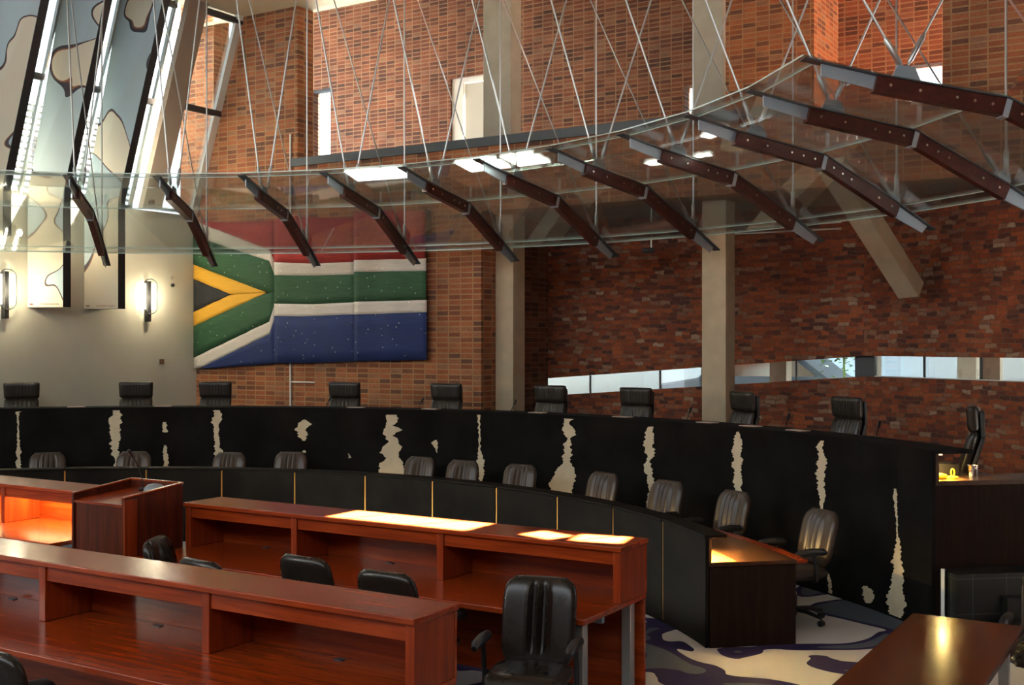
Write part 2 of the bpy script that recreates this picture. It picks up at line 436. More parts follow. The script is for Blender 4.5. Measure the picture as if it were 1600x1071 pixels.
b = MB(); b.box(dL.x+0.3, dR.x, V2+0.1, V2+0.15, 4.7, zd-0.12); d1 = struct('door_1', b, M['door'])
b = MB(); b.box(dL.x, dL.x+0.28, V2+0.06, V2+0.2, 4.7, zd); b.box(dL.x+0.28, dR.x, V2+0.06, V2+0.2, zd-0.1, zd); obj('door_frame', b, M['frame'], d1)
# pier right of the second column and the big right-hand pier
p0, p1 = on_v(1134, 100, 18.6).x, on_v(1272, 100, 18.6).x
b = MB(); b.box(p0, p1, 18.6, V2, 4.7, ZT); struct('wall_pier', b, M['brick'], smooth=False)
q0 = on_v(1473, 100, 16.4).x
b = MB(); b.box(q0, 4.5, 16.4, 16.8, 4.7, 9.2); struct('wall_right', b, M['brick'], smooth=False)
# lower wall with the sloping strip window
A0, A1, A2, A3 = on_v(780,596.5,VL), on_v(1350,556.5,VL), on_v(780,624.5,VL), on_v(1350,587,VL)
UC = A1.x; ULW = -11.5
sl_t = (A1.z-A0.z)/(A1.x-A0.x); zt = lambda u: A1.z+(u-A1.x)*sl_t; zb = lambda u: zt(u)-0.305
b = MB()
b.prism([(ULW,VL,0),(UC,VL,0),(UC,VL,zb(UC)),(A0.x-0.3,VL,zb(A0.x-0.3)),(ULW,VL,zb(A0.x-0.3))], (0,0.3,0))
b.prism([(ULW,VL,zb(A0.x-0.3)),(A0.x-0.3,VL,zb(A0.x-0.3)),(A0.x-0.3,VL,zt(A0.x-0.3)),(UC,VL,zt(UC)),(UC,VL,4.6),(ULW,VL,4.6)], (0,0.3,0))
struct('wall_stone', b, M['rubble'], smooth=False)
b = MB(); b.prism([(A0.x-0.3,VL+0.2,zb(A0.x-0.3)),(UC,VL+0.2,zb(UC)),(UC,VL+0.2,zt(UC)),(A0.x-0.3,VL+0.2,zt(A0.x-0.3))], (0,0.012,0)); w2 = struct('window_2', b, M['glass'], smooth=False)
for px in (823, 923, 1032, 1145, 1245):
    u = on_v(px, 590, VL+0.2).x; b = MB(); b.box(u-0.012, u+0.012, VL+0.17, VL+0.2, zb(u)+0.002, zt(u)-0.002); obj('mullion', b, M['transom'], w2)
b = MB(); u = UC-0.16; b.box(u, UC+0.12, VL+0.1, VL+0.28, zb(u)-0.02, zt(UC)+0.03); obj('corner_mullion', b, M['darkgrey'], w2)
# short return of the lower wall beside the first column
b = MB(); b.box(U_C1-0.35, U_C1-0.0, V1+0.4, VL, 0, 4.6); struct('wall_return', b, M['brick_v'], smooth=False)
# angled wall
ad = Vector((0.875, -0.485, 0)); an = Vector((0.485, 0.875, 0)); a0 = Vector((UC, VL, 0)); LA = 9.0
Zt2, Zb2 = zt(UC), zb(UC)
P = lambda s, z, o=0: a0+ad*s+an*o+Vector((0,0,z))
b = MB()
b.prism([P(0,0),P(LA,0),P(LA,Zb2-0.02),P(0,Zb2)], an*0.3)
b.prism([P(0,Zt2),P(LA,Zt2),P(LA,8.4),P(4.3,8.4),P(3.2,6.6),P(2.0,5.3),P(1.2,4.7),P(0,4.6)], an*0.3)
struct('wall_angled', b, M['rubble_a'], smooth=False)
b = MB(); b.prism([P(0,Zb2,0.2),P(LA,Zb2-0.02,0.2),P(LA,Zt2,0.2),P(0,Zt2,0.2)], an*0.012); w3 = struct('window_3', b, M['glass'], smooth=False)
for s_ in (0.95, 1.9, 4.0): b = MB(); b.bar(P(s_,Zb2-0.005,0.185), P(s_,Zt2-0.003,0.185), 0.03, 0.02, an); obj('mullion', b, M['transom'], w3)
b = MB(); b.bar(P(0,Zb2+0.006,0.17), P(LA,Zb2-0.012,0.17), 0.03, 0.012); obj('sill_rail', b, M['frame'], w3)

# left wall: white plaster below, leaning glazing above
b = MB(); b.box(UL-0.3, UL, -1, V1+0.4, 0, ZB-0.02); struct('wall_left', b, M['white'], smooth=False)
def lean_quad(v0, v1, z0, z1, du=0): return [(ul(z0)+du,v0,z0),(ul(z0)+du,v1,z0),(ul(z1)+du,v1,z1),(ul(z1)+du,v0,z1)]
FIN_V = [(10.49,10.75,10.87),(11.55,11.81,11.93),(12.62,12.88,13.0)]
GB = 0.20
bays = [(9.2,10.5,4),(10.87,11.56,5),(11.93,12.63,6),(13.0,13.74,7),(14.16,15.08,8)]
for v0, v1, n in bays:
    gb = GB if n < 8 else 0.0
    b = MB(); b.prism(lean_quad(v0, v1, ZB, ZC, -gb), (-0.012,0,0)); wn = struct('window_%d' % n, b, M['glass'], smooth=False)
    for (a_, c_) in ((v0+0.03, v0+0.05),(v1-(0.05 if n < 8 else 0.16), v1-0.01)):
        b = MB(); b.prism(lean_quad(a_, c_, ZB, ZC, 0.06-gb), (-0.07,0,0)); obj('window_frame', b, M['frame'] if n == 8 else M['frame_grey'], wn)
    b = MB(); b.bar((ul(6.7)+0.04-gb, v0+0.02, 6.7), (ul(6.7)+0.04-gb, v1-0.02, 6.7), 0.08, 0.10); obj('transom', b, M['transom'], wn)
    b = MB(); b.bar((ul(8.3)+0.03-gb, v0, 8.3), (ul(8.3)+0.03-gb, v1, 8.3), 0.07, 0.1); b.bar((ul(ZB)+0.03-gb, v0, ZB+0.03), (ul(ZB)+0.03-gb, v1, ZB+0.03), 0.07, 0.05); obj('head_and_sill', b, M['transom'], wn)
b = MB(); b.prism(lean_quad(-1, 9.2, ZB, ZC), (-0.2,0,0)); struct('wall_left_upper', b, M['white'], smooth=False)

# ceiling with roof lights (openings the sun comes through)
HOLES = []
def hole(pz, ang, lu, lv):              # a patch centre p on the furniture -> opening in the roof along the sun's path
    k = (ZC-pz[2])/SUN_DIR.z; c = Vector(pz)+SUN_DIR*k
    ex = Vector((math.cos(ang), math.sin(ang))); ey = Vector((-math.sin(ang), math.cos(ang)))
    HOLES.append([Vector((c.x,c.y))+ex*sx*lu/2+ey*sy*lv/2 for sx, sy in ((-1,-1),(1,-1),(1,1),(-1,1))])
hole((-5.45,7.325,1.15), 0, 1.32, 0.40)
hole((-4.17,7.28,1.15), -0.3, 0.30, 0.25); hole((-3.76,7.34,1.15), 0.2, 0.36, 0.30)
for dx in (0,): pass
hole((*pol(7.22, R_(-7.6))[:2],4.73), R_(7.6), 0.86, 0.42)
hole((*pol(7.22, R_(4.9))[:2],4.73), R_(-4.9), 0.62, 0.42); hole((*pol(7.22, R_(10.2))[:2],4.73), R_(-10.2), 0.50, 0.42)
hole((*pol(7.5, R_(32.0))[:2],4.66), R_(-40), 0.42, 0.14)
hole((*pol(7.95, R_(20.6))[:2],4.6), R_(-15), 0.17, 0.16); hole((*pol(8.0, R_(26.0))[:2],4.58), R_(-20), 0.22, 0.1)
def holed(z, outer):
    b = MB(); bm = b.bm; es = []
    for lp in [outer]+HOLES:
        vs = [bm.verts.new((p[0],p[1],z)) for p in lp]
        for i in range(len(vs)): es.append(bm.edges.new((vs[i], vs[(i+1)%len(vs)])))
    bmesh.ops.triangle_fill(bm, use_beauty=True, use_dissolve=False, edges=es)
    r = bmesh.ops.extrude_face_region(bm, geom=list(bm.faces))
    for v in r['geom']:
        if isinstance(v, bmesh.types.BMVert): v.co.z += 0.06
    return b
struct('ceiling', holed(ZC, [(-15.3,-3),(4.5,-3),(4.5,V1+0.45),(-15.3,V1+0.45)]), M['ceiling'], smooth=False)
b = MB(); b.prism([(-19.5,V1+0.2,ZC+0.05),(uE,V1+0.2,ZC+0.05),(uE,V2+0.3,ZT),(-19.5,V2+0.3,ZT)], (0,0,0.06)); struct('ceiling_gallery', b, M['ceiling'], smooth=False)

b = MB(); b.box(-16.1, 4.5, -3.2, -3.0, 0, 5.2); struct('wall_front', b, M['white'], smooth=False)
b = MB(); b.box(4.5, 4.7, -3, 12.6, 0, 8.4); struct('wall_side', b, M['brick_v'], smooth=False)
# platform behind the judges' bench
PE = R_(48.6)
b = MB(); n = 40
pts = [pol(8.58, R_(-64)+(PE-R_(-64))*i/n, 0.004) for i in range(n+1)]
pts += [pol(8.58+4.9, PE, 0.004), (UC+0.05, VL-0.03, 0.004), (U_C1+0.02, VL-0.03, 0.004), (U_C1+0.02, V1-0.02, 0.004), (UL+0.02, V1-0.02, 0.004), (UL+0.02, pts[0].y, 0.004)]
b.prism(pts, (0,0,0.556)); struct('floor_platform', b, M['tile'], smooth=False)
PZ = 0.56

# columns, strut
def column(label, px, up_w, up_d):
    c0, c1 = on_v(px[0], 400, 15.2).x, on_v(px[1], 400, 15.2).x
    t = thing('concrete_column', label, 'column', ((c0+c1)/2, 15.4, 0), group=None)
    b = MB(); b.box(c0, c1, 15.12, 15.48, PZ, 4.6) if False else b.box(c0, c1, 15.52, 15.88, PZ, 4.58)
    obj('shaft', b, M['concrete'], t, bevel=0.008)
    u0, u1 = on_v(up_w[0], 100, 15.6).x, on_v(up_w[1], 100, 15.6).x
    b = MB(); b.box(u0, u1, 15.56, 15.56+up_d, 4.72, 8.45); obj('upper_shaft', b, M['concrete_up'], t, bevel=0.008)
    return t
column('pale square concrete column at the right end of the flag wall', (755,785), (757,800), 0.33)
column('pale square concrete column standing in front of the strip window', (1083,1121), (1083,1131), 0.12)
e0, e1 = on_v(1424,452,15.55), on_v(1312,255,14.6)
e0 = P(1.35, 3.25, -0.06)
k = on_v(1424,455,16.2); e0 = k
e1 = on_v(1300,258,14.55)
b = MB(); b.bar(e0, e1, 0.30, 0.26, (0.3,1,0)); tag(obj('concrete_strut', b, M['concrete'], bevel=0.01), 'slanting concrete strut running down to the red brick wall on the right', 'strut')
b = MB(); pa, pb = on_v(938,373,15.9), on_v(1085,345,15.0)
d_ = (pb-pa)
t = thing('timber_strut', 'horizontal round timber strut with steel ends behind the glass canopy', 'strut', pa+d_*0.5)
b.tube([pa+d_*0.08, pa+d_*0.92], 0.1, 16); obj('timber', b, M['log'], t)
for a_, c_ in ((0.08,0.0),(0.92,1.02)):
    b = MB(); b.tube([pa+d_*a_, pa+d_*c_], [0.08,0.03], 12); obj('steel_end', b, M['steel'], t)

# painted panels on the leaning columns of the left wall
def fin(i, v0, v1, v2, zbot, label):
    du = 0.53
    t = thing('painted_panel', label, 'panel', (UL+0.3, v1, zbot), group='painted panels on the leaning left wall')
    def quad(z): x = ul(z); y_ = 0.012 if z < ZB+0.001 else -GB; return [(x+y_,v0,z),(x+du,v1,z),(x+du,v2,z),(x+y_,v2,z)]
    b = MB(); m = []
    rings = [[b.bm.verts.new(p) for p in quad(z)] for z in (zbot, ZB, ZC-0.02)]
    for A, B_ in zip(rings, rings[1:]):
        for k in range(4): b.bm.faces.new([A[k],A[(k+1)%4],B_[(k+1)%4],B_[k]])
    b.bm.faces.new(rings[0][::-1]); b.bm.faces.new(rings[2])
    obj('board', b, art('painted_board_%d' % i, i), t, smooth=False)
    b = MB(); rings = [[b.bm.verts.new(p) for p in [(ul(z)+du+0.001,v1,z),(ul(z)+du+0.012,v1,z),(ul(z)+du+0.012,v2+0.02,z),(ul(z)+du+0.001,v2+0.02,z)]] for z in (zbot, ZB, ZC-0.02)]
    for A, B_ in zip(rings, rings[1:]):
        for k in range(4): b.bm.faces.new([A[k],A[(k+1)%4],B_[(k+1)%4],B_[k]])
    b.bm.faces.new(rings[0][::-1]); b.bm.faces.new(rings[2])
    obj('edge', b, M['black'], t, smooth=False)
    # red signature scribble at the foot
    if zbot < 4:
        b = MB(); L = Vector((du-0.012, v1-v0, 0)); o = Vector((UL+0.012, v0, zbot+0.05)); nn = Vector((0.44,-0.9,0))*0.004
        for s0, s1, amp in ((0.06,0.16,0.01),(0.36,0.9,0.012)):
            pts = [o+L*(s0+(s1-s0)*j/24)+Vector((0,0,amp*math.sin(j*2.1)))+nn for j in range(25)]
            b.tube(pts, 0.003, 4)
        obj('signature', b, mat('red_ink', (0.35,0.04,0.02), 0.6), t)
fin(3, *FIN_V[0], 4.16, 'painted blue and cream panel cut off by the left edge of the photo')
fin(1, *FIN_V[1], 3.11, 'painted panel with small grey outlined blots, second from the left')
fin(5, *FIN_V[2], 3.11, 'painted panel nearest the grey leaning column, tall blue patch')
b = MB(); b.prism([(ul(ZB)+0.01,13.74,ZB),(ul(ZB)+0.01,14.16,ZB),(ul(ZC)+0.01,14.16,ZC-0.02),(ul(ZC)+0.01,13.74,ZC-0.02)], (0.12,0,0))
tag(obj('leaning_column', b, M['leancol'], smooth=False), 'bare brown-grey column leaning inwards between two tall windows', 'column')

# ------------------------------------------------------------------ outside, seen through the windows
b = MB(); b.box(-30, 14, 22, 60, -0.2, -0.05) if False else b.box(-30, 16, VL+0.4, 24.0, 0.9, 0.99)
tag(obj('outside_paving', b, M['ext_ground'], smooth=False), 'pale paved walkway outside the strip window', 'paving')
b = MB(); b.box(-17.1, -16.2, 15.6, 16.0, 3.5, 11); tag(obj('outside_brick_wall', b, M['brick'], smooth=False), 'brick wall seen outside through the tall left window', 'wall')
b = MB(); b.prism([P(0.2,0.9,0.32),P(LA,0.9,0.32),(16,10,0.9),(16,VL+0.39,0.9),(UC+0.3,VL+0.39,0.9)], (0,0,0.09)); tag(obj('outside_paving', b, M['ext_ground'], smooth=False), 'pale paving outside the angled right part of the strip window', 'paving')
t = thing('louvre_screen', 'pale screen of horizontal louvres outside the leaning windows', 'screen', (-18.1, 12.5, 3.6))
for i in range(28):
    b = MB(); z = 3.7+i*0.115; b.obox((-18.1,12.0,z), 0.08, 6.4, 0.045, 0, 0, R_(15)); obj('slat', b, M['louvre'], t)
for v in (9.0, 11.2, 13.2, 15.0): b = MB(); b.box(-18.25,-18.17,v-0.04,v+0.04,3.6,7.0); obj('post', b, M['louvre'], t)

# ------------------------------------------------------------------ flag
FV = V1-0.07
def fp(cx, cy): return 300+cx/3.966, 320+cy/3.966
FC = {'red': mat('flag_red',(0.30,0.014,0.012),0.8),'white':mat('flag_white',(0.62,0.56,0.50),0.8),'green':mat('flag_green',(0.014,0.066,0.024),0.8),
      'gold':mat('flag_gold',(0.60,0.31,0.02),0.8),'black':mat('flag_black',(0.010,0.010,0.012),0.8),'blue':mat('flag_blue',(0.006,0.020,0.105),0.8)}
for k_, m_ in FC.items():       # beadwork: rows of threads and a few glinting beads
    t_ = NT(m_); c0 = tuple(m_.node_tree.nodes['Principled BSDF'].inputs[0].default_value)[:3]
    wv = t_.noise(t_.coord((3,3,60)), 1.2, 3); vo = t_.n('ShaderNodeTexVoronoi', {'Vector': t_.coord(), 'Scale': 9.0})
    c_ = t_.ramp(wv.outputs[0], [(0.35, tuple(x*(0.9 if k_ in ('white','gold') else 0.72) for x in c0)), (0.7, tuple(min(1,x*(1.06 if k_ in ('white','gold') else 1.25)) for x in c0))])
    gl = t_.math('LESS_THAN', vo.outputs['Distance'], 0.10); 
    if k_ in ('white','blue','green'): c_ = t_.mix(t_.math('MULTIPLY', gl, 0.9 if k_ == 'white' else 0.35), c_, (0.95,0.9,0.85,1))
    t_.base(c_); t_.bump(wv.outputs[0], 0.35, 0.006)
def wave(u):                   # folds of the hanging cloth
    return 0.03*math.sin(u*5.3)+0.012*math.sin(u*13)
tf = thing('flag', 'large beaded national flag hanging on the brick wall in three folds', 'flag', on_v(490, 580, FV))
def band(name, col, top, bot, sec, n=14):      # top/bot: polylines in crop pixels
    def interp(L, x):
        for (xa, ya), (xb, yb) in zip(L, L[1:]):
            if x <= xb or (xb, yb) == L[-1]: return ya+(yb-ya)*(x-xa)/max(1e-6, xb-xa)
    x0, x1 = max(top[0][0], bot[0][0]), min(top[-1][0], bot[-1][0])
    b = MB()
    def fn(i, j):
        x = x0+(x1-x0)*i; ya, yb = interp(top, x), interp(bot, x)
        px, py = fp(x, ya+(yb-ya)*j); p = on_v(px, py, FV)
        p.y += -abs(wave(p.x))*0.8 - sec*0.014; return p
    b.grid(fn, n, 4)
    b.bm.normal_update()
    o = obj(name, b, FC[col], tf)
    md = o.modifiers.new('thick', 'SOLIDIFY'); md.thickness = 0.012; md.offset = 0
L1 = lambda *p: list(p)
s3 = {'t':L1((1014,50),(1200,42),(1455,42)),'r':L1((1014,345),(1462,335)),'w':L1((1016,418),(1462,412)),'g':L1((1016,603),(1466,592)),'v':L1((1016,682),(1467,668)),'b':L1((1016,970),(1471,962))}
s2 = {'t':L1((512,96),(560,84),(620,75),(800,82),(1016,80)),'r':L1((515,358),(760,366),(1018,355)),'w':L1((515,438),(760,441),(1018,433)),'g':L1((515,614),(760,618),(1020,605)),'v':L1((515,690),(700,694),(1020,680)),'b':L1((495,983),(700,982),(1020,972))}
for i, s_ in ((2,s3),(1,s2)):
    band('red_band','red',s_['t'],s_['r'],i); band('white_band','white',s_['r'],s_['w'],i); band('green_band','green',s_['w'],s_['g'],i)
    band('white_band','white',s_['g'],s_['v'],i); band('blue_band','blue',s_['v'],s_['b'],i)
xa, xb = 10, 517
band('red_band','red',[(30,103),(250,112),(xb,98)],[(30,108),(490,285),(xb,357)],0)
band('white_band','white',[(xa,92),(30,106),(490,285),(xb,357)],[(xa,192),(80,217),(490,352),(xb,440)],0)
band('green_band','green',[(xa,192),(80,217),(490,352),(xb,440)],[(xa,370),(465,544),(xb,540)],0)
band('gold_band','gold',[(xa,370),(465,544)],[(12,460),(245,557),(465,545)],0)
band('black_triangle','black',[(12,460),(245,556)],[(12,667),(245,558)],0)
band('gold_band','gold',[(12,667),(245,557),(465,546)],[(12,755),(465,547)],0)
band('green_band','green',[(12,755),(465,547),(xb,540)],[(12,950),(490,722),(xb,612)],0)
band('white_band','white',[(14,950),(490,722),(xb,612)],[(14,1018),(60,1012),(490,800),(xb,690)],0)
band('blue_band','blue',[(58,1013),(490,800),(xb,690)],[(58,1018),(xb,985)],0)
b = MB(); c_ = on_v(668,345,V1-0.06); b.obox(c_, 0.09, 0.1, 0.34); tag(obj('loudspeaker', b, M['black'], bevel=0.01), 'small black speaker on the brick wall at the flag\'s top right corner', 'speaker')

# ------------------------------------------------------------------ small fittings on the walls
def sconce(px, py0, py1, label):
    top, bot = on_u(px, py0, UL+0.05), on_u(px, py1, UL+0.05); h = top.z-bot.z; v = top.y; z0 = bot.z
    t = thing('wall_lamp', label, 'lamp', (UL, v, z0), group='tube lamps on the white wall')
    b = MB(); b.box(UL+0.002, UL+0.10, v-0.035, v+0.035, z0, z0+h*0.92); obj('back_plate', b, M['black'], t, bevel=0.004)
    for s_ in (-1, 1):
        b = MB(); vv = v+s_*0.10
        b.tube([(UL+0.07, vv, z0+h*0.28), (UL+0.07, vv, z0+h*0.86)], 0.028, 10); obj('tube', b, M['tube'], t)
    b = MB(); lp = []
    for k in range(28):
        a = 2*PI*k/28; lp.append((UL+0.12, v+0.15*math.cos(a), z0+h*0.57+(h*0.24*(1 if math.sin(a) > 0 else -1) if abs(math.sin(a)) > 0.2 else 0)+0.12*math.sin(a)))
    b.tube(lp, 0.008, 6, closed=True); obj('ring', b, M['darkgrey'], t)
    l = bpy.data.lights.new('lamp_light', 'POINT'); l.energy = 9; l.color = (1,0.86,0.58); l.shadow_soft_size = 0.04
    lo = bpy.data.objects.new('lamp_light', l); COL.objects.link(lo); lo.parent = t; lo.location = (0.3, 0, h*0.55)
sconce(8, 418, 498, 'lit tube wall lamp at the left edge of the white wall')
sconce(231, 434, 503, 'lit tube wall lamp on the white wall nearer the flag')
for py in (434, 446):
    b = MB(); c_ = on_u(269, py, UL); b.tube([c_, c_+Vector((0.035,0,0))], 0.032, 12); o = obj('wall_sensor', b, M['darkgrey'] if py > 440 else M['alu'])
    tag(o, 'tiny dark round wall knob just below the other' if py > 440 else 'tiny shiny round wall knob high right of the lamp', 'sensor')
b = MB(); c_ = on_u(252,565,UL); b.obox(c_+Vector((0.012,0,0)), 0.022, 0.09, 0.08); tag(obj('wall_socket', b, mat('brown_plate',(0.22,0.12,0.07)), bevel=0.003), 'small brown wall plate low on the white wall', 'socket')
b = MB(); x = on_v(455,300,V1).x; b.tube([(x,V1-0.02,0.6),(x,V1-0.02,on_v(455,210,V1).z)], 0.017, 8); y = on_v(455,597,V1).z; b.tube([(x,V1-0.02,y),(x+0.55,V1-0.02,y)], 0.014, 8)
tag(obj('wall_conduit', b, M['white_p']), 'thin white vertical pipe with a side branch on the flag wall', 'pipe')
b = MB(); t0, t1 = on_v(807,385,VL), on_v(807,566,VL); b.box(t0.x-0.05,t0.x+0.05,VL-0.08,VL-0.005,t1.z,t0.z+0.5); tag(obj('cable_trunking', b, M['alu']), 'grey vertical cable duct on the dark brick wall beside the column', 'duct')
b = MB(); pa, pb = on_v(835,360,VL-0.04), on_v(1130,352,VL-0.04); zc_ = 4.25
b.tube([(pa.x,VL-0.03,zc_),(-4.8,VL-0.03,zc_)], 0.016, 6); b.tube([(pa.x,VL-0.03,zc_+0.09),(-4.8,VL-0.03,zc_+0.09)], 0.012, 6)
tag(obj('ceiling_conduit', b, M['alu']), 'pair of long thin conduits under the gallery soffit', 'pipe')
c_ = on_v(1016,392,15.6); t = thing('security_camera', 'small camera hanging on a thin rod from the gallery soffit', 'camera', c_)
b = MB(); b.tube([c_+Vector((0.02,0,0.02)), (c_.x+0.02,c_.y,4.6)], 0.012, 6); obj('rod', b, M['alu'], t)
b = MB(); b.tube([c_+Vector((-0.10,-0.05,0)), c_+Vector((0.05,0.03,0.01))], 0.045, 10); obj('body', b, M['darkgrey'], t)

# ------------------------------------------------------------------ glass canopy
K0, KN = 0, 10
def rphi(k): return R_(-10.2+9.52*k-31.57)
t = thing('glass_canopy', 'curved glass and steel canopy hung on rods above the judges\' bench', 'canopy', pol(8.5, 0, 4.0))
PROF = [(6.94,4.765),(7.52,4.65),(8.6,4.485),(9.6,4.02),(10.08,3.773)]
SX = {}
_L = [111,245.7,375.6,499.4,620.7,743.6,866.9,984,1108.7,1236,1357]; _R = [157,306,457,602.5,743.6,879.5,1012,1138,1257,1369,1467]
for k in range(K0, KN+1):
    ph = rphi(k); d = Vector((math.sin(ph), math.cos(ph), 0)); tg = Vector((math.cos(ph), -math.sin(ph), 0))
    def Q(r, z, s=0): return pol(r, ph, z)+tg*s
    rib = MB()
    for (r0,z0),(r1,z1) in zip(PROF, PROF[1:]): rib.bar(Q(r0,z0), Q(r1,z1), 0.11, 0.012)
    rb = obj('rib', rib, M['steel_dk'], t, smooth=False)
    def plate(name, pts, th, m):
        b = MB(); b.prism([Q(r,z,-th/2) for r, z in pts], tg*th); return obj(name, b, m, rb, smooth=False)
    plate('inner_arm', [(7.09,4.73),(7.56,4.636),(7.54,4.53),(7.09,4.635)], 0.014, M['steel'])
    plate('outer_arm', [(9.56,4.03),(10.0,3.805),(9.93,3.735),(9.52,3.90)], 0.014, M['steel'])
    plate('timber', [(7.53,4.64),(8.585,4.477),(8.55,4.345),(7.50,4.515)], 0.085, M['beam'])
    plate('timber', [(8.63,4.462),(9.6,4.012),(9.54,3.885),(8.59,4.335)], 0.085, M['beam'])
    plate('knuckle', [(8.585,4.478),(8.63,4.463),(8.59,4.325),(8.545,4.335)], 0.10, M['steel'])
    for f0, f1, fr in (((7.53,4.58),(8.57,4.415),(0.1,0.33,0.62,0.76,0.9)), ((8.61,4.4),(9.57,3.95),(0.1,0.22,0.34,0.72,0.9))):
        for q in (fr if k > 1 else fr[:3] if k == 1 else fr[:2] if k == 0 else ()):
            bo = MB(); c_ = Q(f0[0]+(f1[0]-f0[0])*q, f0[1]+(f1[1]-f0[1])*q)
            bo.tube([c_-tg*0.05, c_+tg*0.05], 0.013, 8); obj('bolt', bo, M['bolt'], rb)
    # hangers
    top = ZC-0.01
    def rod(a, bb, r=0.011, fit=0.28):
        a = Vector(a); bb = Vector(bb); dd = (bb-a).normalized()
        b = MB(); b.tube([a, bb], r, 8); h = obj('hanger_rod', b, M['rod'], t)
        b = MB(); b.tube([a+dd*0.02, a+dd*0.05, a+dd*(fit-0.03), a+dd*fit], [0.012,0.024,0.024,0.012], 10); obj('turnbuckle', b, M['rod'], h)
    br = Q(9.58, 4.08); rod(br, (br.x, br.y, top))
    hs = top-br.z; rod(br-d*0.06, br-d*(0.06+0.75*hs)+Vector((0,0,hs)), 0.009)
    plate('hanger_bracket', [(9.42,4.11),(9.62,4.02),(9.62,4.13),(9.54,4.16)], 0.02, M['steel'])
    plate('hanger_bracket', [(7.66,4.635),(7.90,4.60),(7.85,4.715),(7.71,4.735)], 0.02, M['steel'])
    kk = min(max(k, 0), 10)
    bse = pol(7.77, rphi(kk), 4.74); ca = Vector((CS, SN, 0)); ca = Vector((math.cos(YAW), math.sin(YAW), 0))
    for tops, sg in ((_L, -1), (_R, 1)):
        a_, b_, c_ = ray(tops[kk], 0); # slope of this rod sideways per metre of height
        tt = (tops[kk]-HX)/F; dep = -bse.x*SN+bse.y*CS; lat = bse.x*CS+bse.y*SN
        h = EYE+HY/F*dep-bse.z; sx = (tt*dep-lat)/h
        B0 = pol(7.77, ph, 4.72)+tg*0.05*sg
        e_ = ca if k >= 0 else ca
        hh = top-B0.z; rod(B0, B0+e_*sx*hh+Vector((0,0,hh)), 0.011)
# glass panes between ribs
for k in range(K0-1, KN):
    a0_, a1_ = rphi(k)+0.0006, rphi(k+1)-0.0006
    for (r0,z0,r1,z1) in ((6.95,4.79,8.6,4.515),(8.61,4.51,9.8,3.94)):
        b = MB()
        if r0 < 7:
            zz = lambda r: 4.785+(4.66-4.785)*(r-6.95)/(7.52-6.95) if r < 7.52 else 4.66+(4.505-4.66)*(r-7.52)/1.08
            rr = [6.95, 7.09, 7.52, 8.6]
        else:
            zz = lambda r: 4.50+(3.94-4.50)*(r-8.61)/1.19; rr = [8.615, 9.8]
        for r, r2 in zip(rr, rr[1:]):
            b.mi = 0
            b.hexa([pol(r,a0_,zz(r)+0.01),pol(r,a1_,zz(r)+0.01),pol(r2,a1_,zz(r2)+0.01),pol(r2,a0_,zz(r2)+0.01),pol(r,a0_,zz(r)+0.02),pol(r,a1_,zz(r)+0.02),pol(r2,a1_,zz(r2)+0.02),pol(r2,a0_,zz(r2)+0.02)])
        pane = obj('glass_pane', b, M['canopy_glass'], t, smooth=False)
        for r, wd in (((6.95, 0.006), (7.09, 0.012), (8.6, 0.012)) if r0 < 7 else ((9.66, 0.006), (9.8, 0.012))):
            b = MB(); b.bar(pol(r,a0_,zz(r)+0.012), pol(r,a1_,zz(r)+0.012), wd, 0.012)
            obj('pane_edge', b, M['glass_edge'], pane, smooth=False)

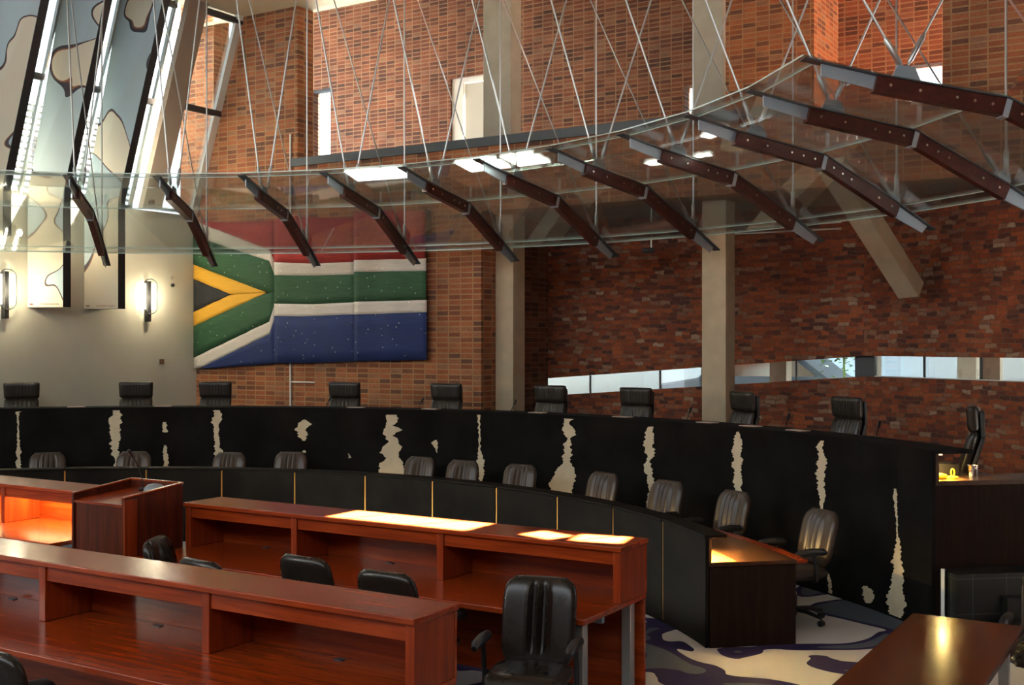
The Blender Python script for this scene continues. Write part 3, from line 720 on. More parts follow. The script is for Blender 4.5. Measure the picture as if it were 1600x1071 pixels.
# ------------------------------------------------------------------ judges' bench (rear, cowhide front)
RJ = 8.498; ZJ = 1.604
J0 = R_(-60); J1 = on_arc(1456, 740, RJ)[0]
t = thing('judges_bench', 'long curved black bench fronted with black and cream cowhide', 'bench', pol(RJ, 0, 0))
seams = [J0]+[on_arc(px, 700, RJ)[0] for px in (27,180,337,472,612,748,885,1015,1152,1283,1401)]+[J1]
STREAK = [
 [(638,22.5,34),(646,25,32),(657,26.5,30),(681,27,29.5),(701,26.5,32),(731,25.7,34),(800,25,35)],
 [(638,175.6,187.7),(661,172,188.5),(681,172.5,187.7),(701,174,185),(721,177.6,184),(733,178,181),(760,178,181)],
 [(660,255,260),(668,253,262),(676,256,261)], [(696,256,259),(712,256,262),(729,257,264),(760,256,265)],
 [(638,334,340),(651,334,346),(657,330,348),(671,333,342),(691,336.5,343),(710,336.5,348),(740,335,346)],
 [(656,475,477.6),(663,464,488),(671,462,476),(681,466,480.6),(689,472,477)], [(704,474,477),(708,473,478)],
 [(648.5,604,620.5),(658,605,622),(665,604,614),(672,602,628),(681,603,613),(690,606,624),(699,596.6,627),(708,595,624),(716,607,622),(721,597,630),(729,591.5,631),(741,590,632),(790,588,633)],
 [(688,680,683.6),(692,676,683.6),(708,683,683.6)], [(709,543.7,545),(716,543.9,549)],
 [(645,745,751.6),(656,747,751),(681,748,751),(706,748,752),(719,746.6,756),(734,745,756.6),(744,748,755),(752,750,753)],
 [(650,880.7,896),(661,884,891),(671,876,896),(680,881,902),(686,886,891),(696,881,892),(711,881,895),(722,881,891),(734,867,899.6),(742,866,899),(757,859,897),(769,858.5,893),(830,857,890)],
 [(667,1014,1021),(681,1009.7,1020.5),(696,1007,1020),(708,1010,1024),(722,1008,1018),(732,1007,1019),(752,1013,1022),(800,1012,1020)],
 [(675,1151.6,1155),(686,1148,1158),(706,1145,1159),(727,1146,1160),(747,1148,1159),(768,1149,1158),(830,1150,1156)],
 [(689,1282,1287.5),(701,1277,1287),(722,1276,1291),(747,1275.6,1291),(762,1279,1288),(790,1280.6,1287),(801,1281,1286.5)],
 [(897,1294,1296),(918,1294.5,1300),(931,1293,1299)],
 [(764,1396.6,1401.6),(790,1398,1402),(811,1401,1403.5),(833,1401.4,1403.5),(850,1400,1407),(876,1394.6,1408.5),(895,1397,1410.6),(916,1392.8,1410),(933,1384,1415.6),(947,1388,1414),(958,1389,1413),(971,1402,1404.6)],
 [(916,1349,1356),(924,1348.5,1366),(935,1348.5,1364),(943,1355,1362)]]
def streak_patch(b, rows, Rr, off=0.004):
    rnd = random.Random(int(rows[0][1]*10))
    pts = []
    for (ya,la,ra),(yb,lb,rb) in zip(rows, rows[1:]):
        n = max(2, int((yb-ya)/1.6))
        for i in range(n):
            f = i/n; pts.append((ya+(yb-ya)*f, la+(lb-la)*f, ra+(rb-ra)*f))
    pts.append(rows[-1])
    V = []; wl = wr = 0.0
    for i, (y, l, r) in enumerate(pts):
        j = 0 if i in (0, len(pts)-1) else min(3.2, 0.26*(r-l)+0.5)
        wl = 0.55*wl+rnd.uniform(-j, j)*0.75; wr = 0.55*wr+rnd.uniform(-j, j)*0.75
        l += wl if j else 0; r += wr if j else 0
        if r-l < 0.8: m = (l+r)/2; l, r = m-0.4, m+0.4
        row = []
        for q in (0, 0.5, 1):
            ph, z = on_arc(l+(r-l)*q, y, Rr)
            row.append(b.bm.verts.new(pol(Rr-off, ph, max(0.02, min(ZJ-0.045, z)))))
        V.append(row)
    for A, B_ in zip(V, V[1:]):
        for k in range(2):
            f = b.bm.faces.new([A[k], A[k+1], B_[k+1], B_[k]]); f.material_index = 1
for i, (a_, c_) in enumerate(zip(seams, seams[1:])):
    b = MB(); b.arc(RJ, RJ+0.035, 0.0, ZJ-0.035, a_+0.0003, c_-0.0003)
    for rows in STREAK:
        mid = on_arc((rows[len(rows)//2][1]+rows[len(rows)//2][2])/2, 700, RJ)[0]
        if a_ <= mid+0.0035 < c_: streak_patch(b, rows, RJ)
    p = obj('hide_panel', b, [M['hide'], M['hide_w']], t)
b = MB(); b.arc(RJ-0.012, RJ+0.40, ZJ-0.035, ZJ, J0, J1); obj('top_shelf', b, M['hide'], t)
b = MB(); b.arc(RJ+0.04, RJ+0.92, 1.29, 1.33, J0, J1); b.arc(RJ+0.921, RJ+1.5, 1.29, 1.33, J1-R_(2.6), J1); obj('desk_top', b, M['desk'], t)
b = MB(); b.arc(RJ+0.04, RJ+1.45, 0.0, 1.288, J1-R_(0.5), J1-R_(0.1), 2); obj('end_panel', b, M['desk_end'], t)
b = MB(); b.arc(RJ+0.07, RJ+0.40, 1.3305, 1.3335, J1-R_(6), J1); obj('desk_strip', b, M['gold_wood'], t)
b = MB(); b.arc(RJ+0.04, RJ+0.07, 1.33, ZJ-0.036, J0, J1); obj('pigeonhole_back', b, M['desk'], t)
for a_ in [s_ for s_ in seams[1:-1]]:
    b = MB(); b.arc(RJ+0.07, RJ+0.38, 1.332, ZJ-0.036, a_-0.002, a_+0.002, 1); obj('divider', b, M['desk'], t)
b = MB(); b.arc(RJ+0.10, RJ+0.14, ZJ-0.05, ZJ-0.037, J1-R_(3.5), J1-R_(0.4)); obj('lamp_strip', b, M['warm'], t)
def lamp(c, rz, sx, sy, e, col=(1,0.62,0.22), parent=None):
    l = bpy.data.lights.new('desk_light', 'AREA'); l.shape = 'RECTANGLE'; l.size = sx; l.size_y = sy; l.energy = e; l.color = col
    o = bpy.data.objects.new('desk_light', l); COL.objects.link(o)
    if parent: o.parent = parent; o.location = Vector(c)-root_of(parent)
    else: o.location = c
    o.rotation_euler = (0, 0, rz); return o
lamp(pol(RJ+0.16, J1-R_(1.6), ZJ-0.055), -J1, 0.4, 0.06, 9, (1,0.72,0.25), t)

# things on the judges' desk by its right end
e = J1-R_(1.7)
c_ = pol(RJ+0.17, J1-R_(1.2), 1.3345); t2 = thing('yellow_desk_set', 'bright yellow desk set with a looped stem under the bench lamp', 'desk set', c_)
b = MB(); b.obox(c_+Vector((0,0,0.023)), 0.17, 0.10, 0.045, -J1); obj('body', b, M['yellow'], t2, bevel=0.015)
c2 = c_+Vector((0.12,0.05,0)); b = MB(); b.lathe([(0.05,0),(0.05,0.015),(0.012,0.03)], c2, 14)
b.tube([c2+Vector((0.015*math.sin(a)*CS,0.015*math.sin(a)*SN,0.055-0.032*math.cos(a))) for a in [2*PI*i/16 for i in range(17)]], 0.007, 8); obj('stem', b, M['yellow'], t2)
c_ = pol(RJ+0.38, J1-R_(2.8), 1.3345); b = MB(); b.obox(c_+Vector((0,0,0.055)), 0.26, 0.16, 0.11, 0.6); tag(obj('document_box', b, M['black'], bevel=0.006), 'black box on the desk end beside the yellow desk set', 'box')
c_ = pol(RJ+0.60, J1-R_(1.9), 1.331); b = MB(); b.lathe([(0.045,0),(0.052,0.05),(0.054,0.10),(0.05,0.10),(0.04,0.02)], c_, 18); tag(obj('steel_cup', b, M['chrome']), 'small steel cup on the desk end beside the black box', 'cup')

# ------------------------------------------------------------------ clerks' bench (front, low)
RB = 6.378; ZK = 0.943
B0, B1 = R_(-55), on_arc(1103, 860, RB)[0]
t = thing('clerks_bench', 'lower curved black leather bench in front of the cowhide bench', 'bench', pol(RB, 0, 0))
sm = [B0]+[on_arc(px, 760, RB)[0] for px in (-30,101,228,346,460,570,675,775,870,957,1035)]+[B1]
for a_, c_ in zip(sm, sm[1:]):
    b = MB(); b.arc(RB, RB+0.03, 0.0, ZK-0.03, a_+0.0016, c_-0.0016); obj('front_panel', b, M['bench2'], t, bevel=0.004)
    b = MB(); b.arc(RB-0.01, RB+0.19, ZK-0.028, ZK, a_+0.0008, c_-0.0008); obj('top_shelf', b, M['bench2'], t, bevel=0.006)
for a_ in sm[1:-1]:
    b = MB(); b.arc(RB+0.006, RB+0.028, 0.02, ZK-0.03, a_-0.0014, a_+0.0014, 1); obj('seam_glow_strip', b, M['seam_glow'], t)  # strip stands in for lamp light leaking through the seam
b = MB(); b.arc(RB+0.035, RB+0.80, 0.68, 0.715, B0, B1+R_(0.15)); obj('desk_top', b, M['desk'], t, bevel=0.004)
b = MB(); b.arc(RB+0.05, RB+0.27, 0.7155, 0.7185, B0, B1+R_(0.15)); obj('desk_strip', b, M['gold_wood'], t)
b = MB(); b.arc(RB+0.80, RB+0.90, 0.683, 0.715, B0, B1+R_(0.15)); obj('desk_edge', b, M['wood_x'], t, bevel=0.004)
b = MB(); b.arc(RB+0.035, RB+0.80, 0.0, 0.678, B1-R_(0.4), B1, 2); obj('end_panel', b, M['desk_end'], t)
b = MB(); b.arc(RB+0.03, RB+0.05, 0.715, ZK-0.03, B0, B1); obj('pigeonhole_back', b, M['desk'], t)
for a_ in (B1-R_(3.5),): lamp(pol(RB+0.11, B1-R_(1.4), ZK-0.04), -B1, 0.25, 0.05, 9, (1,0.66,0.2), t)
CLERK_PX = [(82,705),(209,706),(345,711),(460,706),(655,714),(712,722),(817,726),(920,741),(1020,754),(1138,769),(1258,799)]
for px, _ in CLERK_PX:
    a_ = on_arc(px, 760, RB)[0]
    if px in (209,460,817,1138,1258):
        a_ = min(a_, B1-R_(2)); lamp(pol(RB+0.12, a_, ZK-0.035), -a_, 0.5, 0.05, 13, (1,0.66,0.22), t)

# ------------------------------------------------------------------ counsel tables
def counsel_table(label, uprights, vd, vs, vb, loc_lamp=None):
    u0, u1 = uprights[0], uprights[-1]
    t = thing('counsel_table', label, 'table', ((u0+u1)/2, vs, 0))
    b = MB(); b.box(u0-0.01, u1+0.01, vs-0.02, vb+0.01, 1.115, 1.15); obj('shelf_top', b, M['wood_x'], t, bevel=0.005)
    b = MB(); b.box(u0, u1, vd, vb, 0.72, 0.76); obj('desk_top', b, M['wood_x'], t, bevel=0.006)
    for u in uprights:
        c = u+0.03 if u == u0 else (u-0.03 if u == u1 else u)
        b = MB(); b.box(c-0.03, c+0.03, vs, vb-0.022, 0.761, 1.114); obj('upright', b, M['wood_z'], t, bevel=0.003)
    for ua, ub in zip(uprights, uprights[1:]):
        b = MB(); b.box(ua+0.061 if ua == u0 else ua+0.031, ub-0.061 if ub == u1 else ub-0.031, vs+0.012, vs+0.03, 1.02, 1.114); obj('fascia', b, M['wood_x'], t, bevel=0.003)
    b = MB(); b.box(u0, u1, vb-0.02, vb, 0.761, 1.114); obj('shelf_back', b, M['wood_x'], t)
    b = MB(); b.box(u0+0.02, u1-0.0, vb-0.05, vb-0.022, 0.03, 0.718); obj('modesty_panel', b, M['wood_x'], t)
    b = MB(); b.box(u0+0.1, u1-0.12, vs-0.05, vs-0.01, 0.62, 0.715); obj('cable_tray', b, M['steel'], t)
    for u in (u0+0.08, u1-0.08):
        for v in (vd+0.1, vb-0.14):
            b = MB(); b.box(u-0.035, u+0.035, v-0.035, v+0.035, 0, 0.72); obj('leg', b, M['alu'], t, bevel=0.004)
    for ua, ub in zip(uprights, uprights[1:]):       # desk sockets
        c = (ua+ub)/2; b = MB(); b.box(c-0.03, c+0.03, vb-0.10, vb-0.06, 0.7605, 0.766); obj('socket_plate', b, M['steel_dk'], t)
    return t
counsel_table('red hardwood counsel table nearest the camera at the lower left', [-9.37,-7.9,-6.44,-4.97,-3.48], 4.19, 4.72, 5.1)
counsel_table('middle hardwood counsel table with a bright sun patch on its top', [-7.72,-6.46,-5.0,-3.49], 6.57, 7.1, 7.52)
tl = counsel_table('hardwood counsel table left of the lectern, lit orange under its shelf', [-13.2,-11.75,-10.3,-8.86], 6.57, 7.1, 7.52)
lamp((-9.6, 7.28, 1.108), 0, 1.2, 0.1, 13, (1,0.78,0.34), tl); lamp((-11.0, 7.28, 1.108), 0, 1.2, 0.1, 13, (1,0.78,0.34), tl)
b = MB(); b.box(-10.2,-8.95,7.40,7.43,1.10,1.112); obj('lamp_strip', b, M['warm'], tl)

# lectern
t = thing('lectern', 'hardwood lectern with a rimmed sloping top between two counsel tables', 'lectern', (-8.06, 6.75, 0))
u0, u1, v0, v1 = -8.39, -7.73, 6.44, 7.08
zf, zk = 1.25, 1.315
for x in (u0, u1-0.025):
    b = MB(); b.prism([(x,v0,0),(x,v1,0),(x,v1,zk),(x,v0,zf)], (0.025,0,0)); obj('side_panel', b, M['wood_dk'], t, bevel=0.003)
b = MB(); b.box(u0+0.026, u1-0.026, v0+0.02, v0+0.04, 0.0, zf-0.07); obj('front_panel', b, M['wood_dk'], t)
b = MB(); b.box(u0+0.026, u1-0.026, v1-0.03, v1-0.005, 0, zk); obj('rear_panel', b, M['wood_dk'], t)
b = MB(); b.hexa([(u0+0.026,v0+0.005,zf-0.07),(u1-0.026,v0+0.005,zf-0.07),(u1-0.026,v1-0.031,zk-0.09),(u0+0.026,v1-0.031,zk-0.09),(u0+0.026,v0+0.005,zf-0.05),(u1-0.026,v0+0.005,zf-0.05),(u1-0.026,v1-0.031,zk-0.07),(u0+0.026,v1-0.031,zk-0.07)]); obj('reading_board', b, M['wood_x'], t)
b = MB(); b.box(u1, u1+0.012, v0, v0+0.13, 0.0, zf-0.01); obj('corner_post', b, M['wood_z'], t)
for pts in ([(u0-0.005,v0),(u0+0.03,v0),(u0+0.03,v1),(u0-0.005,v1)], [(u1-0.03,v0),(u1+0.014,v0),(u1+0.014,v1),(u1-0.03,v1)]):
    b = MB(); (xa,_),(xb,_) = pts[0], pts[1]
    b.hexa([(xa,v0,zf),(xb,v0,zf),(xb,v1,zk),(xa,v1,zk),(xa,v0,zf+0.015),(xb,v0,zf+0.015),(xb,v1,zk+0.015),(xa,v1,zk+0.015)]); obj('rim', b, M['wood_y'], t, bevel=0.003)
b = MB(); b.box(u0+0.03, u1-0.03, v1-0.035, v1, zk, zk+0.015); obj('rim', b, M['wood_x'], t)
b = MB(); c_ = Vector((-7.93, 6.94, zk-0.068)); b.lathe([(0.095,0),(0.09,0.03),(0.06,0.06),(0.01,0.072)], c_, 20); tag(obj('conference_pod', b, mat('grey_plastic',(0.22,0.25,0.27),0.4)), 'grey domed speaker pod lying on the lectern\'s sloping top', 'speaker pod')
def mic(name, base, dirv, h, label):
    t = thing(name, label, 'microphone', base)
    b = MB(); b.lathe([(0.04,0),(0.04,0.012),(0.012,0.02)], base, 12); obj('base', b, M['plastic'], t)
    pts = [Vector(base)+Vector((0,0,0.01))+Vector((0,0,h*s_))+Vector(dirv)*(0.55*h*s_*s_) for s_ in [i/8 for i in range(9)]]
    b = MB(); b.tube(pts, 0.006, 6); obj('gooseneck', b, M['plastic'], t)
    b = MB(); b.tube([pts[-1]-(pts[-1]-pts[-2]).normalized()*0.005, pts[-1]+(pts[-1]-pts[-2]).normalized()*0.07], 0.015, 8); obj('head', b, M['plastic'], t)
mic('gooseneck_microphone', Vector((-8.15, 7.0, zk-0.07)), (0.1,-0.8,0), 0.3, 'thin gooseneck microphone rising from the lectern')
for px, lab in ((503,'left of the chair under the flag'),(648,'between the two chairs left of the column'),(793,'before the column beside the flag'),(1068,'at the left edge of the second column'),(1222,'left of the chair below the window corner'),(1364,'right of the chair below the window corner')):
    a_ = on_arc(px, 650, RJ+0.6)[0]; pb = pol(RJ+0.62, a_, 1.331)
    mic('gooseneck_microphone', pb, (0.5*math.cos(a_)-math.sin(a_)*0.2,-0.5*math.sin(a_),0), 0.34, 'thin microphone on the rear bench, '+lab)
for i, (px, lab) in enumerate(((120,'left end'),(255,'second chair'),(558,'flag\'s middle'),(675,'flag\'s right edge'),(843,'sixth chair'),(975,'seventh chair'),(1108,'second column'),(1176,'ninth chair'),(1250,'gap left of the tenth chair'))):
    a_ = on_arc(px, 642, RJ+0.2)[0]; b = MB(); b.obox(pol(RJ+0.17, a_, ZJ+0.005), 0.24, 0.14, 0.008, -a_)
    tag(obj('paper_sheet', b, M['paper'], smooth=False), 'pale paper sheet on the rear bench top near the '+lab, 'paper')

# side table at lower right
t = thing('side_table', 'dark red wooden table at the lower right corner', 'table', (-1.4, 6, 0))
b = MB(); b.box(-1.75,-1.06,3.6,7.97,0.70,0.74); obj('table_top', b, M['wood_side'], t, bevel=0.006)
for u in (-1.66,-1.15):
    for v in (3.8,7.75): b = MB(); b.box(u-0.03,u+0.03,v-0.03,v+0.03,0,0.70); obj('leg', b, M['alu'], t)
b = MB(); b.box(-1.66,-1.63,3.9,7.65,0.25,0.69); obj('modesty_panel', b, M['wood_y'], t)

# tiled steps and glass screen by the bench end
rd = Vector((math.sin(J1), math.cos(J1), 0)); td = Vector((math.cos(J1), -math.sin(J1), 0))
o_ = pol(RJ+0.5, J1, 0)+td*0.04
for i, (z, dp) in enumerate(((0.19,0.62),(0.36,0.31))):
    b = MB(); z0 = 0.0 if i == 0 else 0.19
    b.hexa([o_+rd*q*2.6+td*p*dp+Vector((0,0,zz_)) for zz_ in (z0, z) for q, p in ((0,0),(1,0),(1,1),(0,1))])
    tag(obj('tiled_step', b, M['tile'], smooth=False), ('lower' if i == 0 else 'upper')+' dark tiled step beside the bench end', 'step', )
g0 = pol(RJ+0.05, J1, 0)+td*0.10
t = thing('glass_screen', 'low clear glass screen with a bright edge by the tiled steps', 'screen', g0)
b = MB(); b.bar(g0+Vector((0,0,0.3)), g0+rd*0.4+Vector((0,0,0.3)), 0.012, 0.56); obj('pane', b, M['glass'], t)
b = MB(); b.box(g0.x-0.018, g0.x+0.012, g0.y-0.018, g0.y+0.01, 0.0, 0.585); obj('edge', b, M['frame'], t)

# ------------------------------------------------------------------ chairs
def pad(W, H, T, prof=None, n=5, amp=0.0, npl=0, pw=0.62, nx=56, nz=30, z0=0.0, squash=1.0):
    b = MB()
    prof = prof or (lambda s: 0.0)
    def env(s, e): return max(0.0, 1-abs(s)**e)
    def pt(i, j, side):
        q = math.sin(PI/2*(2*i-1)); s = math.sin(PI/2*(2*j-1))
        hw = W/2*env(s, n)**(1/n)*(1-0.04*(1-s)/2) if abs(s) < 1 else W/2*0.02
        hw = max(hw, W*0.35)
        th = T/2*(env(q, 6)**0.5)*(env(s, 8)**0.5)
        x = q*hw; z = z0+H*(s+1)/2
        y = prof((s+1)/2)+(th if side > 0 else -th)
        if side < 0 and amp:
            wn = max(0, 1-abs(q/pw)**4)*max(0, 1-abs((s-0.1)/0.85)**4)
            y += -amp*math.cos(npl*PI*q)*wn
        y += 0.10*W*q*q*-0.35
        return Vector((x, y, z))
    for side in (-1, 1): b.grid(lambda i, j: pt(i, j, side), nx, nz)
    return b
def seat_mb(W, D, T, z):
    b = MB()
    def env(s, e): return max(0.0, 1-abs(s)**e)
    def pt(i, j, side):
        q = math.sin(PI/2*(2*i-1)); s = math.sin(PI/2*(2*j-1))
        hw = max(W*0.4, W/2*env(s, 5)**0.2); th = T/2*(env(q,6)**0.5)*(env(s,6)**0.5)
        return Vector((q*hw, s*D/2, z+side*th-(0.03*(1 if s < -0.8 else 0)*(-s-0.8)*5 if side > 0 else 0)))
    for side in (-1, 1): b.grid(lambda i, j: pt(i, j, side), 20, 20)
    return b
def star_base(t, zf=0.0, zs=0.40):
    b = MB(); b.tube([(0,0.02,zf+0.06),(0,0.02,zf+0.24)], 0.03, 12); b.tube([(0,0.02,zf+0.24),(0,0.02,zs)], 0.018, 12); obj('gas_column', b, M['plastic'], t, local=True)
    for k in range(5):
        a = 2*PI*k/5+0.3; e = Vector((math.cos(a)*0.30, math.sin(a)*0.30+0.02, 0))
        b = MB(); b.tube([(0,0.02,zf+0.11), (e.x*0.5, e.y*0.5+0.01, zf+0.105), (e.x,e.y,zf+0.075)], [0.026,0.022,0.015], 8); lg = obj('base_leg', b, M['plastic'], t, local=True)
        b = MB(); sd = Vector((-math.sin(a), math.cos(a), 0))
        b.tube([Vector((e.x,e.y,zf+0.029))-sd*0.022, Vector((e.x,e.y,zf+0.029))+sd*0.022], 0.028, 12); b.tube([(e.x,e.y,zf+0.03),(e.x,e.y,zf+0.08)], 0.008, 6); obj('castor', b, M['plastic'], lg, local=True)
def task_chair(name, label, leath, top=1.03, W=0.50, H=0.58, amp=0.014, npl=4, pw=0.62, n=5):
    t = thing(name, label, 'chair')
    prof = lambda s: 0.24+0.05*(s-0.3)**2+0.10*s
    obj('backrest', pad(W, H, 0.11, prof, n, amp, npl, pw, z0=top-H), leath, t, local=True, weld=True)
    obj('seat', seat_mb(0.52, 0.50, 0.12, 0.46), leath, t, local=True, weld=True)
    b = MB(); b.bar((0,0.02,0.39), (0,0.30,0.39), 0.12, 0.03); b.bar((0,0.31,0.385),(0,0.345,0.70),0.08,0.02,(0,1,0)); obj('back_bracket', b, M['plastic'], t, local=True)
    for s_ in (-1, 1):
        b = MB(); x = s_*0.30
        b.tube([(x*0.8,0.05,0.405),(x,0.05,0.42),(x,0.04,0.52),(x,0.02,0.655)], 0.016, 8); ar = obj('armrest', b, M['plastic'], t, local=True)
        b = MB()
        b.tube([(x,-0.17,0.655),(x,-0.13,0.672),(x,0.0,0.680),(x,0.12,0.672),(x,0.15,0.66)], [0.020,0.033,0.035,0.033,0.02], 10); obj('arm_pad', b, M['plastic'], ar, local=True)
    star_base(t)
    return t
def face(px_, py_): return math.atan2(py_, px_)+PI/2
used = {}
def place(kind, maker, loc, rz, label, group):
    if kind not in used:
        o = maker(); used[kind] = o; o.location = loc; o.rotation_euler = (0,0,rz); o['label'] = label; o['group'] = group; return o
    return dup(used[kind], loc, rz, label, group)
# clerks' chairs behind the low bench
mk = lambda: task_chair('task_chair', '', M['leather_b'], 1.0, 0.49, 0.50, 0.015, 7, 0.62, 4)
CL = ['dark leather chair behind the low bench, furthest left','pale-sheened chair behind the low bench above the lectern','dull leather chair behind the low bench right of the lectern','creased leather chair behind the low bench with a gold-lit rim below the flag centre',
 'rounded leather chair at the low bench beside the large cream hide patch','leather chair at the low bench, right neighbour of the one by the large cream patch','leather chair at the low bench in front of the first concrete column','leather chair at the low bench right of the widest lower cream streak',
 'tilted leather chair at the low bench left of the second concrete column foot','gold-lit leather chair at the low bench, last but one on the right','gold-lit leather chair beside the right end of the low bench']
for (px, py), lab in zip(CLERK_PX, CL):
    p = on_z(px, py, 1.0); r = Vector((p.x-CU, p.y-CV, 0)); ph = math.atan2(r.x, r.y); Rr = min(max(r.length, 7.86), 8.05)
    # chair root sits in front of its backrest
    c_ = pol(Rr-0.33, ph, 0); jit = random.Random(px).uniform(-0.12, 0.12)
    place('clerk', mk, (c_.x, c_.y, 0), face(-math.sin(ph+jit), -math.cos(ph+jit)), lab, 'clerks\' chairs behind the low bench')
# counsel chairs
mk2 = lambda: task_chair('office_chair', '', M['leather'], 1.02, 0.50, 0.56, 0.030, 7, 0.40)
def seen_back(px, py, z=1.02): return on_z(px, py, z)
FW = []
def counsel_chair(p, fx, fy, lab):   # p: top of the backrest in the room; (fx, fy): facing
    n_ = math.hypot(fx, fy); fx /= n_; fy /= n_
    return place('counsel', mk2, (p.x+fx*0.33, p.y+fy*0.33, 0), face(fx, fy), lab, 'black counsel chairs at the hardwood tables')
p = on_z(845, 902, 1.02); counsel_chair(p, 0.28, -0.96, 'black leather armchair turned to the camera at the middle table\'s end')
p = on_z(476, 868, 1.02); counsel_chair(p, 0.05, 1, 'black chair pushed up to the middle table, left one of the two close backs')
p = on_z(603, 892, 1.02); counsel_chair(p, 0.0, 1, 'black chair pushed up to the middle table, right one of the two close backs')
p = on_z(314, 878, 1.0); counsel_chair(p, 0.12, 1, 'black chair of which only a low top edge shows left of the chair backs')
p = on_z(264, 845, 1.02)+Vector((-0.17,0.04,0)); counsel_chair(p, 0.88, 0.47, 'black chair turned sideways in front of the lectern\'s right side')
p = on_z(-10, 1012, 1.02); counsel_chair(p, 0.1, 1, 'black office chair cut off by the lower left corner of the photo')
counsel_chair(Vector((-0.93, 8.72, 0)), 0.0, -1, 'black office chair cut off by the right edge beyond the brown side table')
# judges' chairs
def judge_chair():
    t = thing('judge_chair', '', 'chair'); W = 0.50
    p1 = lambda s: 0.20+0.18*s; p2 = lambda s: 0.37-0.02*s
    obj('backrest', pad(W, 0.63, 0.12, p1, 9, 0.010, 8, z0=0.52), M['leather_j'], t, local=True, weld=True)
    obj('headrest', pad(W+0.02, 0.245, 0.13, p2, 14, 0.004, 11, z0=1.135), M['leather_j'], t, local=True, weld=True)
    b = MB(); b.bar((0,0.27,0.55),(0,0.44,1.08),W*0.9,0.04,(0,1,0)); b.bar((0,0.435,1.08),(0,0.43,1.33),W*0.9,0.04,(0,1,0)); obj('back_shell', b, M['plastic'], t, local=True, bevel=0.01)
    obj('seat', seat_mb(0.54, 0.52, 0.14, 0.48), M['leather_j'], t, local=True, weld=True)
    for s_ in (-1, 1):
        b = MB(); x = s_*0.30
        b.tube([(x,0.20,0.46),(x,0.21,0.60),(x,0.17,0.68),(x,0.05,0.70),(x,-0.16,0.69),(x,-0.22,0.64),(x,-0.22,0.46),(x,-0.1,0.43),(x,0.1,0.43)], 0.013, 8, closed=True); obj('armrest', b, M['chrome'], t, local=True)
    star_base(t)
    return t
JP = [(34,595,'leftmost high-backed judge\'s chair against the white wall'),(213,597,'high-backed judge\'s chair against the white wall below the lamp'),(337,600,'high-backed judge\'s chair below the flag\'s left end'),
      (539,600,'high-backed judge\'s chair below the flag\'s middle fold'),(698,599,'high-backed judge\'s chair between the flag and first column'),(861,603,'high-backed judge\'s chair overlapping the strip window\'s left end'),
      (995,606,'high-backed judge\'s chair left of the second column'),(1152,613,'high-backed judge\'s chair just right of the second column'),(1320,621,'high-backed judge\'s chair facing forward below the window corner'),
      (1508,630,'rightmost judge\'s chair seen from the side by the bench end')]
for px, py, lab in JP:
    a_, zt_ = on_arc(px, py, 9.62); jit = -0.1 if px > 1400 else 0
    c_ = pol(9.62-0.36, a_, PZ)
    fx, fy = -math.sin(a_), -math.cos(a_)
    if px > 1400: fx, fy = -0.985, -0.17
    if px in (1152, 1320): fx, fy = -0.62, -0.78
    place('judge', judge_chair, (c_.x, c_.y, PZ), face(fx, fy), lab, 'judges\' chairs behind the cowhide bench')

# white power cord and plug under the middle table's end
b = MB(); p0, p1 = Vector((-4.25,6.98,0.60)), Vector((-3.95,6.75,0.05))
b.tube([p0+(p1-p0)*s_+Vector((0.03*math.sin(s_*6),0,-0.1*math.sin(PI*s_))) for s_ in [i/14 for i in range(15)]], 0.005, 6)
b.obox(p1+Vector((0,0,-0.025)), 0.13, 0.07, 0.04, 0.5)
tag(obj('power_cord', b, M['white_p']), 'white power cord with a plug hanging under the middle table', 'cord')
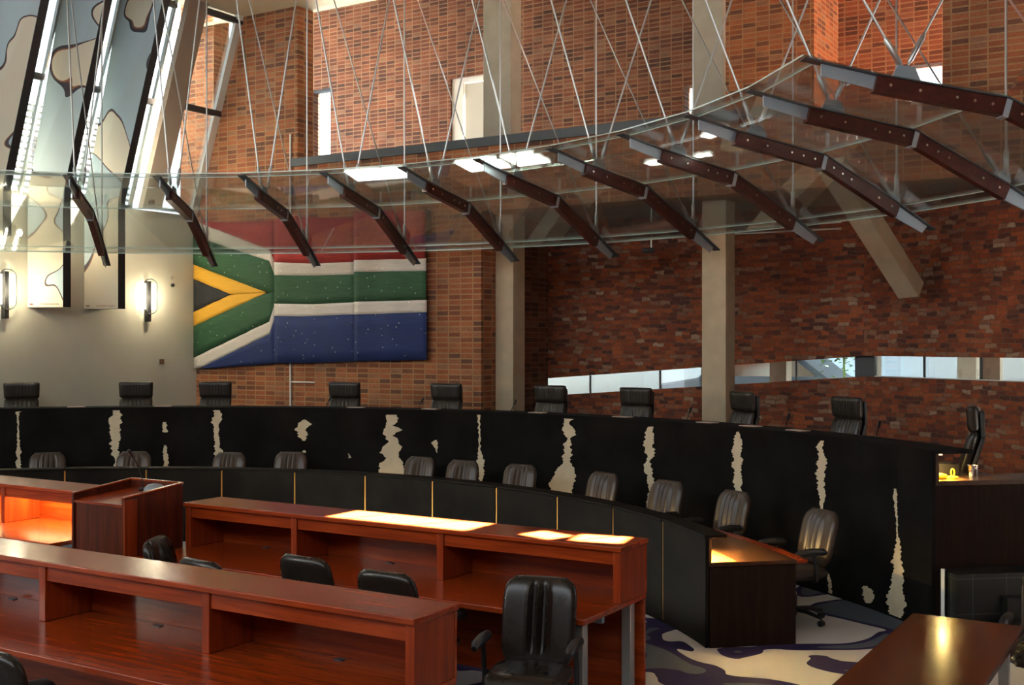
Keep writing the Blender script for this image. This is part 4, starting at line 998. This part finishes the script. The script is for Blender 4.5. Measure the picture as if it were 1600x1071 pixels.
# things on the far side of the strip window
b = MB(); b.box(-16, 16, 24.0, 24.3, 0.8, 4.4); tag(obj('outside_building', b, M['ext_white'], smooth=False), 'pale rendered building across the walkway outside the strip window', 'building')
pil = [(-7.35,18.3),(-6.15,18.3),(-4.75,18.5),(-3.4,19.2)]+[(P(q,0,o).x, P(q,0,o).y) for q, o in ((1.0,1.5),(1.75,2.6),(2.3,1.4),(3.3,2.2))]
for i, (u, v) in enumerate(pil):
    b = MB(); b.box(u-0.14, u+0.14, v, v+0.28, 0.99, 4.55); tag(obj('outside_pillar', b, M['concrete_up']), 'grey pillar outside the strip window, %s of eight from the left' % ('first','second','third','fourth','fifth','sixth','seventh','last')[i], 'pillar', 'pillars outside the strip window')
pc = on_v(1205, 578, 21.5)
t = thing('parked_car', 'blue car parked outside the strip window near its corner', 'car', (pc.x, 21.5, 0.99))
prof = [(-2.0,0.25),(-2.0,0.75),(-1.2,0.88),(-0.7,1.35),(0.7,1.38),(1.3,0.92),(2.0,0.8),(2.05,0.25)]
b = MB(); b.prism([(pc.x+x, 20.7, 0.99+z) for x, z in prof], (0,1.6,0)); obj('body', b, M['ext_blue'], t, bevel=0.04)
b = MB(); b.prism([(pc.x+x, 20.69, 0.99+z) for x, z in ((-1.05,0.92),(-0.65,1.28),(0.65,1.3),(1.12,0.94))], (0,0.02,0)); obj('side_window', b, M['chrome'], t)
for x in (-1.25, 1.3): b = MB(); b.tube([(pc.x+x,20.68,1.29),(pc.x+x,20.9,1.29)], 0.3, 18); obj('wheel', b, M['plastic'], t)
b = MB(); rnd = random.Random(3); hc = on_v(1318, 566, 19.4)
for i in range(160):
    p = hc+Vector((rnd.gauss(0,0.25), rnd.gauss(0,0.15), rnd.gauss(0.15,0.16))); a = rnd.uniform(0,6.3)
    d = Vector((math.cos(a), math.sin(a), rnd.uniform(-0.6,0.3)))*0.1; e = Vector((-math.sin(a), math.cos(a), 0))*0.03
    b.face([p-e*0.3, p+d*0.5-e, p+d, p+d*0.5+e])
b.tube([(hc.x,hc.y,0.995),(hc.x+0.03,hc.y,1.5),(hc.x,hc.y,hc.z+0.2)], 0.02, 6)
o = obj('outside_shrub', b, M['ext_green'], smooth=False); tag(o, 'tuft of bright green leaves outside the strip window corner', 'plant')
b = MB(); b.box(-16, 16, 20.35, 23.6, 4.45, 4.6); tag(obj('shade_roof', b, M['soffit'], smooth=False), 'added roof shading the ground outside, between the gallery and the pale building', 'roof')  # added out of view to keep sun off the paving outside
for u in (-15.5, -2.6, 15.5): b = MB(); b.box(u-0.1, u+0.1, 23.3, 23.5, 0.99, 4.45); tag(obj('shade_roof_post', b, M['concrete_up']), 'slim post carrying the added shading roof outside', 'post', 'posts of the added shading roof')  # supports for the added shading roof
